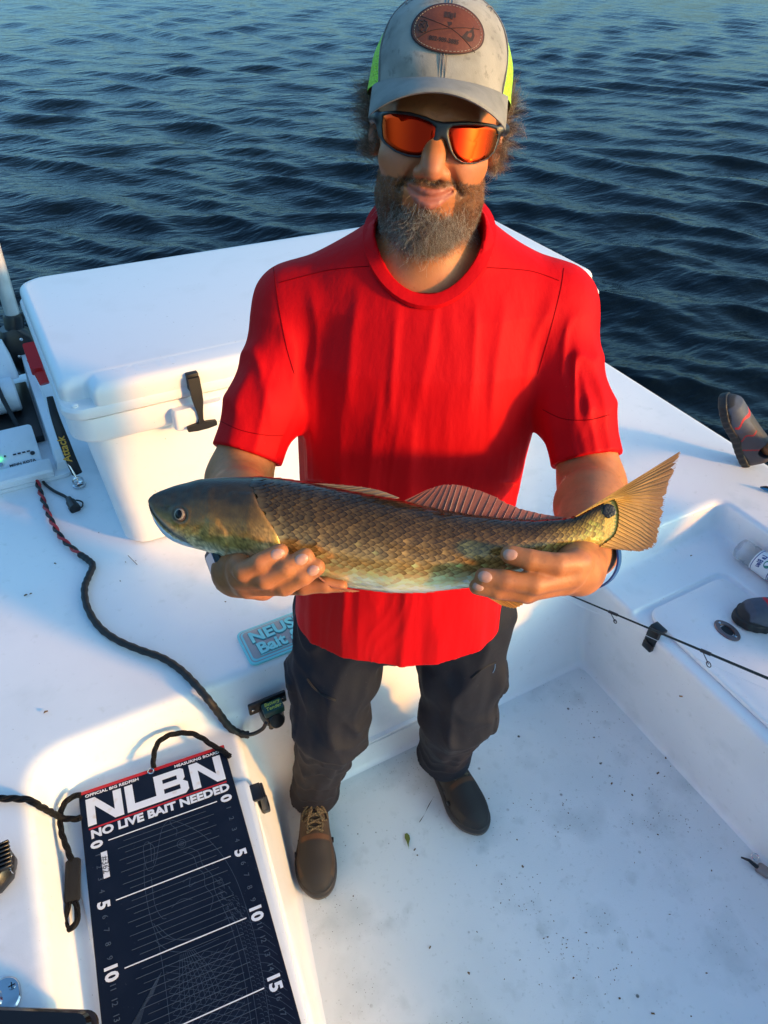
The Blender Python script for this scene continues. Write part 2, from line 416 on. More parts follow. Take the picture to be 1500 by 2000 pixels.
boat = thing('fishing_boat', 'white fibreglass skiff with raised casting deck and open cockpit', 'boat')
outline = [(2.05, -2.4), (2.05, 1.9), (1.99, 2.28), (1.80, 2.58), (1.42, 2.76), (.75, 2.84), (.08, 2.76), (-.30, 2.58), (-.49, 2.28), (-.55, 1.9), (-.55, -2.4)]
po = poly2(outline)
def cock(Q):
    x, y, z = Q[:, 0], Q[:, 1], Q[:, 2]; zz = np.clip(z/.4, 0, 1.3)
    yl = np.maximum(y, .2)
    xl = (.15+.23*(yl-.46))*(1-zz)+(.115+.13*(yl-.40))*zz
    d = smax(xl-x, x-(1.31-.05*zz), .03); d = smax(d, y-(.955+.04*zz), .035)
    return smax(smax(d, -z, .03), -2.2-y, .03)
def rec(side):
    def f(Q):
        x, y, z = Q[:, 0], Q[:, 1], Q[:, 2]; zz = np.clip((z-.4)/.1, -.2, 1.2)
        if side < 0: a = smax((-.205-.10*(1.0-np.maximum(y, -.5))*.5-.028*zz)-x, x-.6, .02); yf = 1.0+.035*zz; kk = .10
        else: a = smax(x-(1.742+.012*zz), .9-x, .02); yf = .957+.022*zz; kk = .04
        d = smax(a, y-yf, kk); d = smax(d, -2.2-y, .02)
        return smax(d, .40-z, .02)
    return f
hs = SDF()
hs.fn(lambda Q: smax(smax(po(Q[:, 0], Q[:, 1]), Q[:, 2]-.5, .03), -.35-Q[:, 2], .02), (.75, .2, .1), 9, .01)
hs.fn(cock, (.75, 0, 0), 9, .022, 's'); hs.fn(rec(-1), (0, 0, 0), 9, .016, 's'); hs.fn(rec(1), (0, 0, 0), 9, .014, 's')
# well under the hatch lid on the right bench
hs.fn(lambda Q: smax(smax(poly2(rrect(1.2, 1.625, -.2, .815, .045))(Q[:, 0], Q[:, 1]), .388-Q[:, 2], .006), Q[:, 2]-.5, .01), (0, 0, 0), 9, .008, 's')
V, F = nets(hs, (-.6, -.55, -.4), (2.1, 2.9, .56), .0085)
meshobj('hull', V, F, gel, boat)
meshobj('cockpit_floor', [(.07, -2.15, .004), (1.335, -2.15, .004), (1.335, -.2, .004), (1.31, .945, .004), (.27, .955, .004), (.15, .46, .004), (.09, .2, .004)], [(0, 1, 2, 3, 4, 5, 6)], gelfloor, boat, smooth=False)
# the boat goes on aft of the frame
m_ = MB()
for (a, b, c, d, e, f) in ((-.545, .09, -2.4, -.56, -.35, .398), (-.545, -.30, -2.4, -.56, .4, .5), (1.32, 2.045, -2.4, -.56, -.35, .398), (1.75, 2.045, -2.4, -.56, .4, .5), (.09, 1.32, -2.4, -.56, -.35, 0)):
    m_.add(*bevbox(a, b, c, d, e, f, .012))
m_.build('aft_hull', gel, boat)

# hatch lids
lidR = meshobj('hatch_lid', *rrloft([(.389, 1.300, 1.603, -.15, .797, .040), (.396, 1.298, 1.605, -.15, .799, .041), (.4005, 1.300, 1.603, -.15, .797, .04), (.4035, 1.306, 1.597, -.145, .791, .036)]), gel, boat)
dr = P(1420, 1232, .404)
fl = MB(); E = np.array([[.0, 1, 0], [-1, 0, 0], [0, 0, 1.0]])
ring = [[(dr[0]+a*math.cos(t)*.75, dr[1]+a*math.sin(t)*1.15, z) for t in np.linspace(0, 6.283, 28, endpoint=False)] for a, z in ((.033, .4035), (.0335, .4065), (.031, .4085), (.019, .4085), (.0175, .4055), (.0175, .395))]
fl.add(*loft(ring, capb=False, capt=False)); fl.build('drain_fitting', mat('bronzed_fitting', (.20, .15, .15), .38, .8), lidR)
meshobj('drain_hole', *lathe([(0.0175, .4040), (0.0, .4041)], 20, t=(dr[0], dr[1], 0)), rubber, lidR)
for s in (-1, 1):
    meshobj('screw', *lathe([(.0035, .408), (.0035, .4098), (.002, .4105), (0, .4106)], 10, t=(dr[0], dr[1]+s*.027, 0)), steel, lidR)
lidL = meshobj('hatch_lid', *loft([[(x, y, z) for x, y in [(xl+i, -.4), (xl+i, y1-r), (xl+i+r*.3, y1-r*.3-.0), (xl+i+r, y1-i), (xr-i-.02, y1-i), (xr-i-.005, y1-i-.005), (xr-i, y1-i-.02), (.10-i, .36), (.075-i, -.4)]] for z, i, xl, xr, y1, r in
     ((.394, .002, -.195, .168, .842, .05), (.402, 0, -.195, .168, .842, .05), (.408, .002, -.195, .168, .842, .05), (.4115, .009, -.195, .168, .842, .05))]), gel, boat)
# latches on the lid edges
def hatch_latch(p, n):
    B = np.array([[n[0], -n[1], 0], [n[1], n[0], 0], [0, 0, 1.0]])   # local x = out of the wall
    a = MB(); a.add(*xf(bevbox(-.02, .006, -.019, .019, -.004, .005, .002), B, p)); a.add(*xf(bevbox(-.001, .012, -.018, .018, -.050, .003, .003), B, p))
    a.add(*xf(bevbox(-.001, .017, -.016, .016, -.072, -.045, .004), B, p))
    return a.build('hatch_latch', blackp, boat)
hatch_latch(np.array([1.272, .735, .408]), (-1, 0)); hatch_latch(np.array([.178, .80, .404]), (1, -.1))
# access hatch on the riser, behind the legs
fr = MB()
for a, b in ((.0, .012), (.016, .024)):
    o_ = rrect(.355+a, .90-a, .09+a, .40-a, .04); i_ = rrect(.355+b, .90-b, .09+b, .40-b, .035)
    yy = lambda z, off: .957+.1*z*1.0*.4/.4-off
    fr.add(*loft([[(x, .955+.1*z-.0, z) for x, z in o_], [(x, .955+.1*z-.012, z) for x, z in o_], [(x, .955+.1*z-.012, z) for x, z in i_], [(x, .955+.1*z, z) for x, z in i_]], False, False))
fr.build('access_hatch_frame', gel, boat)
# aqua dealer plate on the deck
sg = empty('dealer_sign'); sg.parent = boat
sx0, sy1 = .262, 1.150; aqua = mat('aqua_rubber', (.16, .60, .66), .5, bump=[('noise', 150, .15, .0006)]); grey_r = mat('grey_rubber', (.27, .30, .33), .55, bump=[('noise', 90, .2, .0008)])
def rect_ring(nm, x0, x1, y0, y1, r, z0, z1, mm, par): return meshobj(nm, *loft([[(x, y, z0) for x, y in rrect(x0, x1, y0, y1, r)], [(x, y, z1-.0006) for x, y in rrect(x0, x1, y0, y1, r)], [(x, y, z1) for x, y in rrect(x0+.001, x1-.001, y0+.001, y1-.001, r)]]), mm, par)
rect_ring('border', sx0, .60, 1.040, sy1, .016, .501, .5065, aqua, sg)
rect_ring('groove', sx0+.005, .595, 1.045, sy1-.005, .013, .5066, .5071, grey_r, sg)
rect_ring('border', sx0+.0075, .592, 1.0475, sy1-.0075, .011, .5072, .5078, aqua, sg)
rect_ring('panel', sx0+.012, .588, 1.052, sy1-.010, .010, .508, .5086, grey_r, sg)
def flat_text(nm, s, x, y, z, size, mm, par, bold=.0, sx=1.0, shear=0, ang=0, ext=.0012, spacing=1.0):
    V, F = text_vf(s, size, bold, ext, sx, shear, spacing); V = V @ rot('Z', ang).T + np.array([x, y, z+ext])
    return meshobj(nm, V, F, mm, par, smooth=False)
dk = mat('dark_teal', (.05, .20, .23), .5)
flat_text('lettering_shadow', 'NEUSE R', sx0+.024, 1.0985, .5087, .045, dk, sg, .0026, 1.05, ang=1.5, ext=.0004)
flat_text('lettering', 'NEUSE R', sx0+.024, 1.100, .5088, .045, aqua, sg, .0015, 1.05, ang=1.5)
flat_text('lettering_shadow', 'Bait &', sx0+.030, 1.0595, .5087, .046, dk, sg, .0026, 1.0, ang=2, ext=.0004)
flat_text('lettering', 'Bait &', sx0+.030, 1.061, .5088, .046, aqua, sg, .0015, 1.0, ang=2)
meshobj('underline', *bevbox(sx0+.030, .56, 1.0555, 1.0575, .5087, .510, .0004, 1), aqua, sg)

# socket on the riser with its plug
sk = tag(empty('power_socket'), None); sk.parent = boat
c = np.array([.272, .985, .430]); tilt = rot('X', -6)
meshobj('socket_plate', *xf(bevbox(-.046, .046, -.006, .002, -.017, .017, .003), tilt, c), blackp, sk)
for sx_ in (-.037, .037): meshobj('screw', *xf(lathe([(.004, 0), (.004, .002), (0, .003)], 10, rot('X', 90)), None, c+(sx_, -.006, 0)), steel, sk)
plug = thing('charger_plug', 'dark green and black battery charger plug fitted into the riser socket', 'plug', tuple(c))
dg_ = mat('dark_green_plastic', (.006, .055, .045), .4)
meshobj('plug_body', *xf(rrloft([(-.006, -.026, .026, -.02, .02, .008), (.010, -.027, .027, -.022, .022, .009), (.024, -.025, .025, -.024, .02, .009), (.034, -.018, .018, -.024, .012, .008)]), rot('X', 90), (.004, -.002, -.022)), blackp, plug)
meshobj('plug_top', *xf(bevbox(-.024, .024, -.036, -.006, -.016, .004, .003), None, (.006, 0, .006)), dg_, plug)
V, F = text_vf('Battery\nTender', .0125, .0001, .0003, 1.0, .25, align='CENTER'); ytx = mat('yellow_print', (.62, .62, .08), .5)
meshobj('lettering', *xf((V, F), None, (.006, -.018, .0105)), ytx, plug, smooth=False)
meshobj('dust_cap', *xf(lathe([(.019, 0), (.020, .006), (.017, .010), (0, .011)], 20), rot('X', 62), (.006, -.036, -.026)), blackp, plug)
meshobj('cable_gland', *tube([(.0, -.02, -.042), (-.003, -.026, -.055), (-.006, -.028, -.064)], [.010, .008, .006]), blackp, plug)

# ---------------------------------------------------------------- cooler
coolm = mat('cooler_white', (0.80, 0.80, 0.80), 0.38, var=[(9, .55, .8, (0.72, 0.72, 0.71), .6), (120, .70, .76, (0.35, 0.33, 0.30), .6)], bump=[('noise', 500, .12, .0006), ('noise', 7, .03, .01)])
cooler = thing('cooler', 'large white hard cooler with black T-latches on the casting deck', 'cooler', (.82, 1.85, .50))
def cx(VF): return xf(VF, None, (-.82, -1.85, -.50))
meshobj('cooler_body', *cx(rrloft([(.502, .150, 1.490, 1.595, 2.12, .04), (.506, .122, 1.518, 1.570, 2.135, .05), (.520, .112, 1.528, 1.560, 2.14, .055), (.86, .082, 1.560, 1.528, 2.165, .055), (.885, .080, 1.562, 1.526, 2.167, .055),
    (.892, .062, 1.582, 1.505, 2.18, .055), (.905, .052, 1.594, 1.494, 2.186, .055), (.948, .050, 1.597, 1.491, 2.188, .055), (.960, .055, 1.592, 1.496, 2.184, .05), (.962, .075, 1.57, 1.52, 2.16, .04)], n=8)), coolm, cooler)
def lid_out(i, nt=.0):
    x0, x1, y0, y1 = .045+i, 1.602-i, 1.486+i, 2.192-i; r = .05
    q = rrect(x0, x1, y0, y1, r, 8)
    return q
lid = meshobj('cooler_lid', *cx(loft([[(x, y, z) for x, y in lid_out(i)] for z, i in ((.965, .012), (.967, .002), (.972, 0), (.986, 0), (.992, .004))])), coolm, cooler)
def notch(i, z):
    x0, x1, y0, y1 = .052+i, 1.595-i, 1.488+i, 2.188-i; nx, ny, r = .062, .050, .012
    pts = []
    def arc(cx_, cy_, r_, a0, a1, n=5):
        for t in np.linspace(a0, a1, n): pts.append((cx_+r_*math.cos(math.radians(t)), cy_+r_*math.sin(math.radians(t)), z))
    arc(x0+nx+r, y0+r, r, 180, 270); arc(x1-nx-r, y0+r, r, 270, 360); arc(x1-nx+r, y0+ny-r, r, 180, 90)
    arc(x1-.02, y0+ny+.02, .02, 270, 360); arc(x1-.06, y1-.06, .06, 0, 90, 9); arc(x0+.06, y1-.06, .06, 90, 180, 9); arc(x0+.02, y0+ny+.02, .02, 180, 270); arc(x0+nx-r, y0+ny-r, r, 90, 0)
    return pts
meshobj('lid_top', *cx(loft([notch(i, z) for i, z in ((.002, .988), (0, .996), (0, 1.018), (.002, 1.026), (.006, 1.032), (.013, 1.0365), (.022, 1.039))])), coolm, cooler)
rim = MB()
rim.add(*loft([[(x, y, z) for x, y in rrect(.15, 1.51, 1.58, 2.13, .05)] for z in (1.0385, 1.0393)]+[[(x, y, 1.0396) for x, y in rrect(.155, 1.505, 1.585, 2.125, .048)]])) 
V, F = text_vf('YETI', .052, .0012, .0003, 1.35, 0, 1.05)
meshobj('lettering', *cx(xf((V, F), rot('Z', 0), (.175, 1.522, 1.0388))), coolm, cooler, smooth=False)
for xx in (.335, 1.31):
    kp = MB(); kp.add(*cx(rrloft([(.885, xx-.055, xx+.055, 1.478, 1.52, .008), (.895, xx-.062, xx+.062, 1.468, 1.52, .01), (.935, xx-.062, xx+.062, 1.466, 1.52, .01), (.945, xx-.058, xx+.058, 1.472, 1.52, .01)], n=3)))
    kp.build('latch_keeper', coolm, cooler)
    lt = MB(); lt.add(*cx(bevbox(xx-.014, xx+.014, 1.476, 1.492, .985, 1.028, .003)))
    lt.add(*cx(loft([[(xx-w, 1.470+d, z), (xx+w, 1.470+d, z), (xx+w, 1.458+d, z), (xx-w, 1.458+d, z)] for w, z, d in ((.013, 1.020, 0.012), (.013, .99, .006), (.012, .965, .003), (.007, .935, .002), (.005, .915, .002), (.009, .902, .002), (.010, .892, .002))])))
    lt.add(*cx(loft([[(xx+x_*.85, 1.466+dy, z) for dy, z in ((-.007, .889-t), (.007, .889-t), (.007, .902+t), (-.007, .902+t))] for x_, t in ((-.042, -.002), (-.040, 0), (-.015, .003), (.015, .003), (.040, 0), (.042, -.002))])))
    lt.build('latch', rubber, cooler)
for xx in (.075, 1.57): meshobj('lid_rivet', *cx(lathe([(.008, .991), (.008, .996), (.004, .999), (0, .999)], 12, t=(xx, 1.512, 0))), coolm, cooler)

# ---------------------------------------------------------------- trolling motor on the left of the deck
tm = thing('trolling_motor', 'white bow trolling motor with red lever and aluminium shaft beside the cooler', 'trolling motor', (-.06, 2.2, .5))
def ml(VF): return xf(VF, None, (.06, -2.2, -.5))
wp = mat('motor_white', (0.74, 0.77, 0.80), 0.36, var=[(14, .5, .8, (0.55, 0.58, 0.60), .5), (200, .68, .74, (0.2, 0.2, 0.2), .6)])
meshobj('base_tray', *ml(rrloft([(.501, -.21, .035, 1.975, 2.62, .02), (.516, -.215, .04, 1.97, 2.62, .022), (.520, -.205, .03, 1.98, 2.61, .02)])), wp, tm)
def side_panel(x0, x1, nm='side_cover'):
    r = []
    for (y, za, zb) in ((1.995, .52, .545), (2.02, .52, .575), (2.2, .52, .61), (2.4, .52, .64), (2.58, .52, .63), (2.62, .52, .58)):
        r.append([(x0, y, za), (x1, y, za), (x1*.8+x0*.2, y, zb), (x0*.8+x1*.2, y, zb)])
    meshobj(nm, *ml(loft(r)), wp, tm, smooth=False)
side_panel(.0, .035); side_panel(-.215, -.18)
meshobj('foot_rest', *ml(xf(rrloft([(0, -.085, .085, -.03, .03, .006), (.020, -.085, .085, -.03, .03, .008), (.026, -.078, .078, -.024, .024, .008)]), rot('X', 12), (-.095, 2.0, .525))), wp, tm)
cp = tag(meshobj('control_panel', *ml(xf(rrloft([(0, -.065, .065, -.075, .085, .01), (.018, -.065, .065, -.075, .085, .012), (.022, -.060, .060, -.070, .080, .01)]), rot('X', 22), (-.095, 2.10, .545))), wp, tm))
Rp = rot('X', 22); pc = np.array([-.095, 2.10, .5455])
def onp(VF): return ml(xf(VF, Rp, pc+Rp@np.array([0, 0, .0245])))
prt = mat('black_print', (.015, .015, .02), .5); greenled = mat('green_led', (.02, .8, .05), .3, emit=((.05, 1, .1), 3.0))
meshobj('lettering', *onp(xf(text_vf('MINN KOTA', .0125, .0003, .0003, 1.05), None, (-.026, -.060, 0))), prt, tm, smooth=False)
meshobj('lettering', *onp(xf(text_vf('TERROVA', .006, .0002, .0003, 1.2), None, (.012, -.067, 0))), prt, tm, smooth=False)
for k, (a, b, r_, mm) in enumerate(((-.048, -.022, .0055, greenled), (-.030, -.018, .003, prt), (-.048, -.043, .0065, steel), (.045, -.030, .007, prt))):
    meshobj(('status_light', 'status_light', 'button', 'button')[k], *onp(lathe([(r_, 0), (r_, .0015), (0, .002)], 14, t=(a, b, 0))), mm, tm)
for k in range(4): meshobj('indicator_mark', *onp(bevbox(-.008+k*.013, .001+k*.013, -.022, -.017, 0, .0006, 0)), prt, tm)
cr = MB(); cr.add(*ml(xf(lathe([(.05, -.055), (.056, -.05), (.056, .05), (.05, .055)], 24, rot('Y', 90)), None, (-.095, 2.37, .60)))); cr.build('motor_cradle', wp, tm)
meshobj('dark_well', *ml(bevbox(-.175, -.005, 2.17, 2.55, .521, .545, .004)), blackp, tm)
hb = PX(35, 668, 1, 2.62)
meshobj('housing_neck', *ml(xf(rrloft([(0, -.05, .055, -.09, .06, .03), (.07, -.048, .05, -.07, .05, .03), (.12, -.035, .04, -.03, .04, .02)]), rot('X', -18), (-.075, 2.50, .60))), wp, tm)
hg = MB(); hg.add(*ml(xf(rrloft([(-.10, -.05, .05, -.035, .035, .02), (-.06, -.062, .062, -.045, .045, .03), (.02, -.058, .058, -.045, .045, .03), (.06, -.03, .03, -.03, .03, .02)]), rot('Y', -12), hb)))
hg.build('hinge_housing', blackp, tm)
top = PX(-18, 470, 1, 2.62); b0 = PX(24, 612, 1, 2.62)
meshobj('shaft_collar', *ml(tube([hb+(0, 0, .03), b0+(0, 0, -.01), b0], [.03, .033, .028], 16)), blackp, tm)
meshobj('shaft', *ml(tube([b0, b0+(top-b0)*2.2], .0235, 20)), mat('brushed_aluminium', (.60, .61, .58), .35, .35, var=[(30, .4, .7, (.42, .42, .40), .5)]), tm)
for a, b in ((.012, .03), (.03, -.02), (-.01, -.03)): meshobj('bolt', *ml(xf(lathe([(.006, 0), (.006, .004), (.003, .006), (0, .006)], 8, rot('X', 90)), None, hb+(a, -.047, b))), steel, tm)
rp = MB()
ra, rb_ = PX(66, 700, 1, 2.36), PX(88, 750, 1, 2.30)
rp.add(*ml(xf(rrloft([(-.018, -.02, .02, -.05, .05, .006), (.018, -.02, .02, -.05, .05, .008)]), rot('X', 30), ra))); rp.add(*ml(tube([ra, rb_], [.022, .016], 8, flat=.7)))
rp.build('red_lever', mat('red_plastic', (.52, .012, .012), .35), tm)
meshobj('power_lead', *ml(tube(catmull([(-.09, 2.36, .66), (-.085, 2.30, .63), (-.07, 2.23, .57), (-.06, 2.19, .55)]), .007, 8)), rubber, tm)

# printed strap hanging between motor and cooler, and the eye it ends in
st = thing('strap', 'black strap printed Attack hanging between trolling motor and cooler', 'strap', (.05, 2.0, .5))
sp = catmull([P(97, 775, .74), P(108, 815, .70), P(126, 865, .63), P(142, 905, .57), P(151, 925, .53)], 6)
meshobj('webbing', *xf(tube(sp, [.009+.006*min(1, i/12) for i in range(len(sp))], 8, flat=.35, up=(0, -1, 1)), None, (-.05, -2.0, -.5)), rubber, st)
a_, b_ = P(136, 900, .585), P(113, 828, .69); Bx = (b_-a_)/np.linalg.norm(b_-a_); nz = np.cross(Bx, RB); nz /= np.linalg.norm(nz)
if nz@FB > 0: nz = -nz
yv = np.cross(nz, Bx)
V, F = text_vf('Attack', .034, .0006, .0005, .85)
meshobj('lettering', V@np.stack([Bx, yv, nz], 0)+a_+nz*.011-yv*.012-np.array([.05, 2.0, .5]), F, mat('gold_print', (.60, .30, .03), .5), st, smooth=False)
eye = thing('deck_eye', 'small stainless tie-down eye on the deck left of the cooler', 'fitting', tuple(P(155, 948, .502)))
meshobj('eye_base', *lathe([(.018, 0), (.018, .004), (.012, .006), (0, .006)], 16), steel, eye)
meshobj('eye_ring', *tube([(.014*math.cos(t), 0, .016+.014*math.sin(t)) for t in np.linspace(0, 6.28, 16, endpoint=False)], .003, 6, True, up=(0, 1, 0)), steel, eye)
meshobj('hook', *tube([(0, .0, .02), (-.006, .01, .05), (-.014, .03, .085)], .003, 6), steel, eye)

# ---------------------------------------------------------------- cables and ropes
cable = thing('power_cable', 'black sheathed power cable running from the trolling motor to the riser socket', 'cable')
path = [P(66, 918, .52)]+[P(x, y, .511) for x, y in ((80, 965), (95, 1005), (118, 1048), (150, 1078), (170, 1092), (181, 1105), (172, 1128), (165, 1150), (170, 1185), (192, 1222), (225, 1248), (270, 1268), (315, 1284), (350, 1306), (380, 1335), (408, 1368))]
path += [PX(428, 1394, 1, .985), PX(448, 1420, 1, .972), PX(470, 1433, 1, .962), PX(492, 1434, 1, .952), PX(512, 1424, 1, .942), PX(519, 1412, 1, .938)]
cp_ = catmull(path, 8)
i0 = 34; tw = cp_[:i0+6]
n = len(tw); T = np.gradient(tw, axis=0); T /= _n(T)[:, None]; sd_ = np.cross(T, [0, 0, 1]); sd_ /= _n(sd_)[:, None]; u_ = np.cross(sd_, T)
for kk, (mm, nm) in enumerate(((rubber, 'black_core'), (mat('red_insulation', (.40, .015, .02), .4), 'red_core'))):
    s_ = np.concatenate([[0], np.cumsum(_n(np.diff(tw, axis=0)))]); ph = s_/.011+kk*math.pi
    fine = tw+sd_*(np.cos(ph)*.0035)[:, None]+u_*(np.sin(ph)*.003+.001)[:, None]
    s2 = np.linspace(0, s_[-1], n*4); tw2 = np.stack([np.interp(s2, s_, tw[:, q]) for q in range(3)], 1); sd2 = np.stack([np.interp(s2, s_, sd_[:, q]) for q in range(3)], 1); u2 = np.stack([np.interp(s2, s_, u_[:, q]) for q in range(3)], 1)
    ph = s2/.012*1.0+kk*math.pi
    meshobj(nm, *tube(tw2+sd2*(np.cos(ph)*.0042)[:, None]+u2*(np.sin(ph)*.0036+.001)[:, None], .0042, 6), mm, cable)
meshobj('sheath', *tube(cp_[i0:-18], [.0085+.0007*math.sin(i*1.7) for i in range(len(cp_[i0:-18]))], 10), mat('woven_sheath', (.007, .0075, .009), .6, bump=[('voronoi', 500, .6, .001)]), cable)
meshobj('red_core', *tube(cp_[-26:], .0045, 8), mat('red_insulation_end', (.22, .012, .012), .4), cable)
meshobj('black_core', *tube(cp_[-26:]+np.array([0, -.004, .006]), .0042, 8), rubber, cable)
pig = thing('accessory_lead', 'thin black lead with a round capped plug on the deck beside the trolling motor', 'cable')
pp = catmull([P(72, 918, .52)]+[P(x, y, .508) for x, y in ((85, 942), (104, 958), (124, 968), (134, 975))], 8)
meshobj('lead', *tube(pp, .0045, 8), rubber, pig)
a_, b_ = P(134, 974, .512), P(147, 994, .512)
meshobj('plug', *tube([a_, a_*.7+b_*.3, a_*.65+b_*.35, b_*.8+a_*.2, b_*.78+a_*.22, b_], [.009, .010, .014, .014, .016, .016], 12), blackp, pig)
meshobj('cap_loop', *tube(catmull([P(138, 980, .512), P(150, 977, .512), P(161, 981, .51), P(160, 990, .51), P(150, 992, .512)], 5), .0022, 6), rubber, pig)
def ropemat(nm): return mat(nm, (.004, .004, .005), .75, spec=.2, var=[(400, .5, .65, (.010, .009, .010), .8)], bump=[('voronoi', 320, .9, .0015)])
ropem = ropemat('black_rope')
def braid(pts, r, turns=.012):
    pts = np.asarray(pts); n = len(pts); s_ = np.concatenate([[0], np.cumsum(_n(np.diff(pts, axis=0)))])
    s2 = np.linspace(0, s_[-1], int(s_[-1]/.0022)+2); q = np.stack([np.interp(s2, s_, pts[:, k]) for k in range(3)], 1)
    T = np.gradient(q, axis=0); T /= _n(T)[:, None]+1e-9; a = np.cross(T, [0, 0, 1.0]); a /= _n(a)[:, None]+1e-9; b = np.cross(a, T); m = MB()
    for k in range(3):
        ph = s2/turns+k*2.094; m.add(*tube(q+a*(np.cos(ph)*r*.5)[:, None]+b*(np.sin(ph)*r*.5)[:, None], r*.58, 6))
    return m
rope = tag(braid(catmull([P(x, y, z) for x, y, z in ((-60, 1562, .512), (-20, 1560, .51), (30, 1560, .51), (58, 1563, .511), (74, 1572, .505), (98, 1585, .47), (118, 1596, .432), (140, 1600, .428), (158, 1597, .430))], 6), .0065).build('dock_rope', ropem), 'black braided rope coming in from the left onto the measuring board', 'rope')
r2 = thing('rope_lanyard', 'black looped lanyard hanging from the measuring board, left of it', 'lanyard')
braid(catmull([P(x, y, .424) for x, y in ((158, 1553), (140, 1557), (123, 1574), (118, 1597), (120, 1625), (130, 1655), (141, 1683))], 8), .006).build('cord', ropem, r2)
q0, q1 = P(143, 1678, .420), P(141, 1762, .420); ax_ = (q1-q0)/np.linalg.norm(q1-q0)
meshobj('sleeve', *tube([q0, q0+ax_*.004, q1-ax_*.004, q1], [.010, .0145, .0145, .0125], 10, flat=.55), mat('sleeve_black', (.004, .004, .005), .7, bump=[('weave', 300, .5, .001)]), r2)
braid(catmull([P(x, y, .421) for x, y in ((136, 1760), (129, 1785), (127, 1803), (136, 1815), (148, 1803), (152, 1783), (147, 1762))], 8), .0055).build('loop', ropem, r2)
r3 = braid(catmull([P(300, 1500, .424), P(300, 1478, .435), P(308, 1452, .447), P(328, 1437, .45), P(352, 1432, .448), P(375, 1433, .446), P(395, 1442, .440), P(415, 1456, .432), P(434, 1466, .427), P(450, 1478, .424)], 8), .0058).build('carry_cord', ropem)
tag(r3, 'black cord handle looping over the top edge of the measuring board', 'cord')

# ---------------------------------------------------------------- measuring board
bo = P(152, 1548, .42); bang = math.degrees(math.atan2(-.104, .995))
mb = thing('measuring_board', 'dark navy fish measuring board with white ruler numbers on the left bench', 'measuring board', (bo[0], bo[1], .4135), math.radians(bang))
navy = mat('navy_vinyl', (.0055, .008, .018), .30, spec=.25, var=[(20, .5, .8, (.012, .016, .030), .7), (150, .70, .74, (.06, .07, .09), .5)], bump=[('noise', 10, .04, .004)])
wht = mat('white_print', (.80, .80, .81), .4, var=[(40, .60, .72, (.62, .45, .28), .5)]); redp = mat('red_print', (.50, .012, .015), .4); gry = mat('grey_print', (.055, .075, .105), .45); lg = mat('light_print', (.75, .76, .78), .45)
BW, BH = .3075, .72
meshobj('board_sheet', *xf(bevbox(0, BW, -BH, 0, 0, .0035, .001, 1)), navy, mb)
meshobj('red_band', *bevbox(.0005, BW-.0005, -.0075, -.0005, .0036, .0041, 0), redp, mb, smooth=False)
meshobj('red_line', *bevbox(.013, .293, -.0905, -.0875, .0036, .0041, 0), redp, mb, smooth=False)
def bp(nm, poly, mm=wht, z=.0037):
    n = len(poly); V = [(x, -y, z) for x, y in poly]+[(x, -y, z+.0006) for x, y in poly]
    F = [tuple(range(n, 2*n))]+[(i, (i+1) % n, n+(i+1) % n, n+i) for i in range(n)]
    return meshobj(nm, V, F, mm, mb, smooth=False)
def bigN(x0, x1): 
    a, b, s = .0215, .0825, .0165
    bp('lettering', [(x0, a), (x0+s*1.1, a), (x1-s, b-.019), (x1-s, a), (x1, a), (x1, b), (x1-s*1.1, b), (x0+s, a+.019), (x0+s, b), (x0, b)])
bigN(.0125, .083)
bp('lettering', [(.090, .0215), (.1065, .0215), (.1065, .067), (.150, .067), (.150, .0825), (.090, .0825)])
def bigB():
    x0, x1, a, b = .150, .2165, .0215, .0825; V = []; F = []
    outer = [(x0, a), (x1-.010, a), (x1-.004, a+.004), (x1-.004, a+.024), (x1-.009, a+.029), (x1, a+.036), (x1, b-.008), (x1-.008, b), (x0, b)]
    h1 = [(x0+.0165, a+.0135), (x1-.020, a+.0135), (x1-.020, a+.0235), (x0+.0165, a+.0235)]; h2 = [(x0+.0165, a+.0365), (x1-.0165, a+.0365), (x1-.0165, b-.0135), (x0+.0165, b-.0135)]
    bp('lettering', [(x0, a), (x1-.010, a), (x1-.004, a+.004), (x1-.004, a+.0135), (x0, a+.0135)]); bp('lettering', [(x0, a+.0135), (x0+.0165, a+.0135), (x0+.0165, b-.0135), (x0, b-.0135)])
    bp('lettering', [(x1-.020, a+.0135), (x1-.004, a+.0135), (x1-.004, a+.0235), (x1-.020, a+.0235)]); bp('lettering', [(x0+.0165, a+.0235), (x1-.004, a+.0235), (x1-.009, a+.029), (x1, a+.0365), (x0+.0165, a+.0365)])
    bp('lettering', [(x1-.0165, a+.0365), (x1, a+.0365), (x1, b-.0135), (x1-.0165, b-.0135)]); bp('lettering', [(x0, b-.0135), (x1, b-.0135), (x1, b-.008), (x1-.008, b), (x0, b)])
bigB(); bigN(.2245, .293)
def bt(s, x, y, size, mm=wht, bold=0, sx=1, ang=0, nm='lettering', shear=0, fit=None, spacing=1.0):
    V, F = text_vf(s, size, bold, .0003, sx, shear, spacing)
    if fit: V[:, 0] *= fit/(V[:, 0].max()-V[:, 0].min())
    if ang: V[:, :2] -= (V[:, :2].max(0)+V[:, :2].min(0))/2
    V = V@rot('Z', ang).T+np.array([x, -y, .0041]); return meshobj(nm, V, F, mm, mb, smooth=False)
bt('NO LIVE BAIT NEEDED', .0155, .1100, .024, lg, .0010, fit=.279)
bt('OFFICIAL BIG REDFISH', .0125, .0165, .0088, lg, .0002, fit=.108); bt('MEASURING BOARD', .196, .0165, .0088, lg, .0002, fit=.097)
IN = .02435
